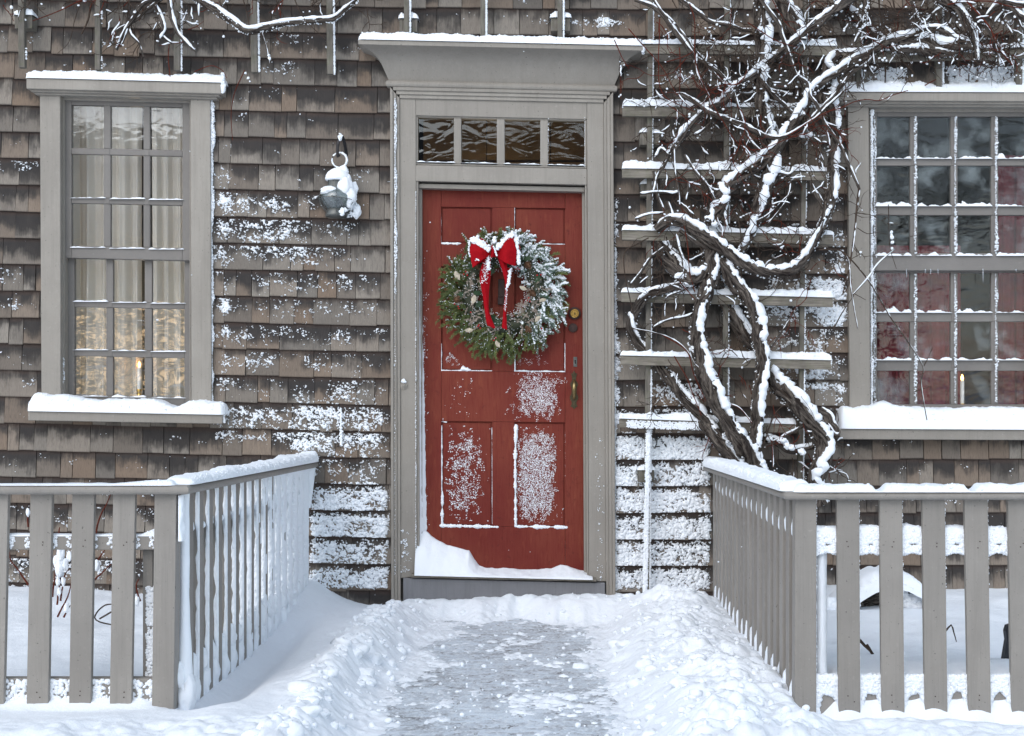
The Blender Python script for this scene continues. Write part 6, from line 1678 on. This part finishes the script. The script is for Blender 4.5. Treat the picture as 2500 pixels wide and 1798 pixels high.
v2 = Vine('vine branch sagging under snow at the top left above the narrow window', (X(500, -.15), -.15, Z(60)))
v2.trunk(cF([(1150, -60, -.2), (1240, 10, -.2), (1330, 70, -.2), (1430, 135, -.2), (1510, 190, -.2), (1620, 175, -.2), (1750, 145, -.2), (1900, 130, -.2), (2040, 118, -.2), (2110, 60, -.2), (2185, 5, -.2)]), [8, 8, 7, 7, 6, 6, 4], -.2, 1.25, 1, .003)
v2.branch(cF([(1035, -20), (1050, 100), (1085, 200), (1140, 260), (1195, 315)]), [6, 6, 4, 2], -.2, 1.25, .002)
v2.branch(cF([(945, 30), (985, 110), (1005, 180), (985, 240)]), [5, 6, 5], -.2, 1.3, .002)
v2.branch(cF([(1225, -20), (1215, 60), (1215, 100)]), [4, 2], -.2, 1.2, .002)
v2.branch(cF([(980, -10), (880, 20), (820, 110), (760, 200), (712, 305)]), [4, 5, 4], -.19, .5)
v2.branch(cF([(1000, -10), (900, 60), (840, 120), (780, 150), (710, 190)]), [4, 3], -.18, .4)
v2.branch(cF([(790, 170), (800, 210), (850, 270), (880, 345)]), [3, 2], -.19, .3)
v2.branch(cF([(990, 215), (1020, 245), (1055, 268)]), [3, 2], -.2, 1.2, .001)
v2.branch(cF([(780, 130), (775, 200), (740, 290)]), [3, 2], -.19, .6)
v2.cane(cF([(540, -10), (480, 10), (380, 60), (270, 105), (200, 130)]), 1.6, -.2, True)
v2.cane(cF([(1040, 470), (1032, 330), (1045, 230)]), 1.4, -.17, True); v2.cane(cF([(1190, 440), (1290, 405), (1360, 430), (1390, 480)]), 1.3, -.15, True); v2.cane(cF([(1500, 430), (1440, 560), (1415, 700), (1425, 860)]), 1.3, -.06, True)
v2.cane(cF([(1490, 0), (1520, 120), (1530, 260)]), 1.4, -.2); v2.cane(cF([(1690, 0), (1760, 180), (1640, 240)]), 1.4, -.2); v2.cane(cF([(1800, -10), (1860, 110), (1990, 240)]), 1.6, -.21)
v2.cane(cF([(1600, 190), (1630, 290), (1650, 390)]), 1.6, -.2, False, .2)
v2.cane(cF([(560, 0), (540, 120), (500, 210)]), 3, -.16)
v2.cane(cF([(500, 0), (460, 120), (420, 260), (350, 330)]), 1.0, -.15)
for (a, b, r) in ((70, 45, .009), (255, 25, .006), (480, 35, .006), (520, 5, .009), (825, 75, .010), (1368, 225, .006), (1650, 360, .009), (1645, 340, .008), (1520, 480, .007), (1505, 450, .007), (1530, 500, .006)): v2.snow.lumps([P(a*.3986, b*.3986, -.2)], [r], .8, a)
thicket(v2, 270, 460, -10, 110, 40, (-.22, -.14), (.06, .16), .12, .3, .5)
thicket(v2, 0, 900, -30, 20, 46, (-.22, -.14), (.05, .18), .3, .3, .8)
v2.done()

# ================================================================== GARDEN BITS
def gz_(x, y): return float(ground_z(np.array([x]), np.array([y]))[0])
sh_ = empty('rose_bush', (X(155, -1.2), -1.2, gz_(X(155, -1.2), -1.2)), 'bare red-stemmed shrub holding clumps of snow behind the left picket fence', 'shrub')
m, sn = MB(), MB()
cG = Crop(0, 1200, .24527)
for pts in ([(570, 1130), (590, 950), (620, 800), (640, 650), (600, 600)], [(530, 1050), (545, 900), (560, 720), (590, 640)], [(610, 1090), (630, 950), (650, 820), (690, 760)], [(580, 1250), (650, 1110), (690, 1000), (710, 880)], [(620, 860), (560, 780), (525, 720)], [(640, 1250), (700, 1130)],
            [(930, 900), (1010, 830), (1110, 730)], [(290, 930), (190, 790), (110, 690), (90, 600)], [(940, 750), (1000, 660), (1050, 590)], [(960, 430), (1000, 250), (1060, 120), (1100, 20)], [(285, 360), (280, 250), (275, 180)], [(1400, 1100), (1360, 950), (1390, 880)], [(590, 420), (600, 350)]):
    p = path3(cG(pts), -1.2, .006, len(pts), .02); m.tube(p, np.linspace(.0045, .002, len(p)), 6, .1)
for (a, b, r, q) in ((600, 630, .016, 20), (600, 700, .014, 24), (595, 770, .018, 24), (650, 720, .012, 16), (560, 700, .012, 14), (575, 900, .009, 16), (630, 900, .009, 12), (690, 650, .010, 8), (960, 735, .012, 8), (1362, 1090, .010, 4), (660, 1160, .010, 12), (280, 210, .008, 6), (590, 1000, .008, 8)):
    c_ = P(a*.24527, 1200+b*.24527, -1.21); sn.blob(c_, r*1.1, r, r*2.2, int(a+b), .35, 12)
    for _ in range(q//3):
        xx, yy_ = (a+random.gauss(0, 18))*.24527, 1200+(b+random.gauss(0, 34))*.24527
        sn.lumps([P(xx, yy_, -1.2)], [r*random.uniform(.25, .5)], 1, random.randrange(9999))
m.build('stems', MAT['red_twig'], sh_, smooth=True); sn.build('shrub_snow', MAT['snow_cap'], sh_, smooth=True)
m = MB(); m.tube(path3(cG([(1115, 1125), (1050, 1135), (980, 1190), (945, 1260), (990, 1300), (1110, 1328)]), -1.5, .002, 3), .003, 6); m.tube(path3(cG([(990, 1270), (1110, 1200)]), -1.5), .0035, 6)
tag(m.build('fallen_cane', MAT['twig']), 'thin bent loop of dead cane on the snow behind the left picket fence', 'twig')
# right garden
cH = Crop(1960, 1360, .26852)
def rtw(name, lists, label, mat='twig', dep=-1.9, r=.004):
    m = MB()
    for pts in lists:
        p = path3(cH(pts), dep, .002, 5, .02); m.tube(p, np.linspace(r, r*.5, len(p)), 6, .2, 3)
    return tag(m.build(name, MAT[mat], smooth=True), label, 'twig')
rtw('broken_branch', [[(480, 720), (560, 800), (640, 880), (720, 980)], [(580, 800), (640, 890), (700, 960)], [(520, 1030), (600, 970), (660, 920)], [(612, 965), (616, 1000)]], 'forked brown dead branch lying on snow behind the right fence\'s second and third pickets', r=.0065)
rtw('bent_twig', [[(1290, 690), (1350, 618), (1375, 690), (1398, 770)]], 'thin twig bent like an upside-down V on the snow behind the right fence')
rtw('stem_stubs', [[(1002, 1110), (1004, 1010)], [(1040, 1120), (1042, 990)], [(1070, 1070), (1100, 970)]], 'three short cut stems standing in the snow between the right fence pickets', r=.006, dep=-2.1)
rtw('leaning_twig', [[(1385, 1115), (1450, 1050), (1500, 960)]], 'thin dark twig leaning against the fourth picket of the right fence', dep=-2.1)
# snow-covered stump/root arch
rs = empty('vine_root', (X(2060, -.6), -.6, gz_(X(2060, -.6), -.6)), 'dark gnarled old root arching under a thick hood of snow behind the right fence', 'root')
m, sn = MB(), MB()
for q in range(9):
    o_ = random.uniform(-12, 12)
    m.tube(path3(cH([(330+q*4, 640+o_, -.62), (520+q*4, 440+o_, -.6), (680, 380+o_, -.6), (860, 330+o_, -.6), (960, 400+o_, -.6), (990+q*3, 560+o_, -.6)]), -.6, .012, q), [.020+.006*random.random()]*1, 8, .4, q)
m.build('root_wood', MAT['bark'], rs, smooth=True)
top = cH([(200, 400), (330, 290), (480, 210), (600, 165), (760, 120), (900, 115), (1020, 150), (1100, 240), (1140, 360)])
tx = np.array([X(a, -.62) for a, b in top]); tz = np.array([Z(b, -.62) for a, b in top]); gnd = .1
snow_bank(sn, tx[0], tx[-1], -.76, -.44, lambda q: np.interp(q, tx, tz)-.085-.02*np.cos(q*14), lambda q: .085+.012*fbm(q*8, 1, 0, 3, 3), 501, .008, 18, 0, 0, .1)
for (a, b, r) in ((1000, 400, .03), (1010, 450, .028), (1040, 480, .03), (1060, 420, .03), (970, 370, .025), (250, 450, .04), (300, 500, .03), (1090, 330, .03)): 
    for q in range(14): sn.lumps([P(1960+(a+random.gauss(0, 22))*.26852, 1360+(b+random.gauss(0, 22))*.26852, -.68)], [r*random.uniform(.4, .8)], 1, random.randrange(9999))
sn.build('root_snow', MAT['snow_cap'], rs, smooth=True)
bk = empty('garden_stake', P(2456, 1655, -2.1), 'black stake leaning in the snow at the right edge behind the fence', 'stake')
m = MB(); m.quadbox(cH([(1845, 680), (1860, 630), (1920, 610), (1935, 1115), (1790, 1110), (1815, 1000), (1855, 760)]), -2.14, -2.11); m.build('stake_board', MAT['blackstake'], bk, bevel=.003)
m = MB()
for q in range(40): m.lumps([P(1960+(1870+random.gauss(0, 12))*.26852, 1360+(1040+random.gauss(0, 40))*.26852, -2.142)], [random.uniform(.005, .012)], .8, q)
m.build('stake_snow', MAT['snow_cap'], bk, smooth=True)

# ================================================================== ACROSS THE STREET (seen only as reflections in the old panes)
oh = empty('cottage', (-2, -24, 0), 'pale tan house across the street mirrored in the wavy panes', 'house')
m = MB(); m.box(-13, -28, -.1, 4, -23, 4.6); 
m.build('wall', MAT['street_wall'], oh)
m = MB(); m.add([(-13.4, -22.6, 4.5), (4.4, -22.6, 4.5), (4.4, -25.5, 7.6), (-13.4, -25.5, 7.6), (-13.4, -28.4, 4.5), (4.4, -28.4, 4.5)], [(0, 1, 2, 3), (3, 2, 5, 4)]); m.build('roof', MAT['street_roof'], oh)
for k in range(5):
    m = MB(); m.box(-7.2+k*2.3, -22.99, 1.2, -6.2+k*2.3, -22.9, 3.0); m.build('window', MAT['void'], oh)
for k, (tx_, ty_) in enumerate(((7, -20), (-11, -19), (1.5, -17))):
    t_ = empty('bare_tree', (tx_, ty_, 0), ['bare tree across the street beyond the house gable', 'bare tree at the far left across the street', 'bare street tree in front of the tan house'][k], 'tree', 'bare trees across the street')
    rgk = random.Random(k)
    mt = MB(); mt.tube([(tx_, ty_, -.1), (tx_+.1, ty_, 1.5), (tx_, ty_, 3)], [.22, .17, .14], 10, .1, k); mt.build('trunk', MAT['bark'], t_)
    mc = MB()
    def grow(p, d, L, r, lv):
        q = p+d*L; mc.tube([p, (p+q)/2+np.array([rgk.gauss(0, .05)]*3)*L, q], [r, r*.8, r*.6], 5, cap=False)
        if lv < 5:
            for _ in range(3 if lv < 3 else 2):
                e = d+np.array([rgk.gauss(0, .5), rgk.gauss(0, .5), rgk.gauss(0.1, .35)]); e /= np.linalg.norm(e); grow(q, e, L*.72, r*.6, lv+1)
    for _ in range(5):
        e = np.array([rgk.gauss(0, .6), rgk.gauss(0, .6), 1.0]); e /= np.linalg.norm(e); grow(np.array([tx_, ty_, 2.8]), e, 1.5, .09, 0)
    mc.build('crown', MAT['bark'], t_)

for k in range(3):  # glowing panels added to the house opposite for gold reflections in the panes
    m = MB(); m.box(-12.2+k*1.5, -22.99, 1.0, -11.5+k*1.5, -22.9, 2.7); m.build('window', MAT['gold_reflection_glow'], oh, label='added glowing panel that puts gold reflections into the wavy panes')
# a few falling flakes
n = 34; fx = RNG.uniform(-1.8, 1.6, n); fy = RNG.uniform(-2.2, -.4, n); fz = RNG.uniform(.1, 2.9, n)
m = MB(); m.lumps(np.stack([fx, fy, fz], -1), .0016+.0022*RNG.random(n), 1, 5)
o = m.build('snowflakes', MAT['snow_cap'], smooth=True, kind='stuff', label='scattered snowflakes drifting in the air before the house'); o['category'] = 'snow'
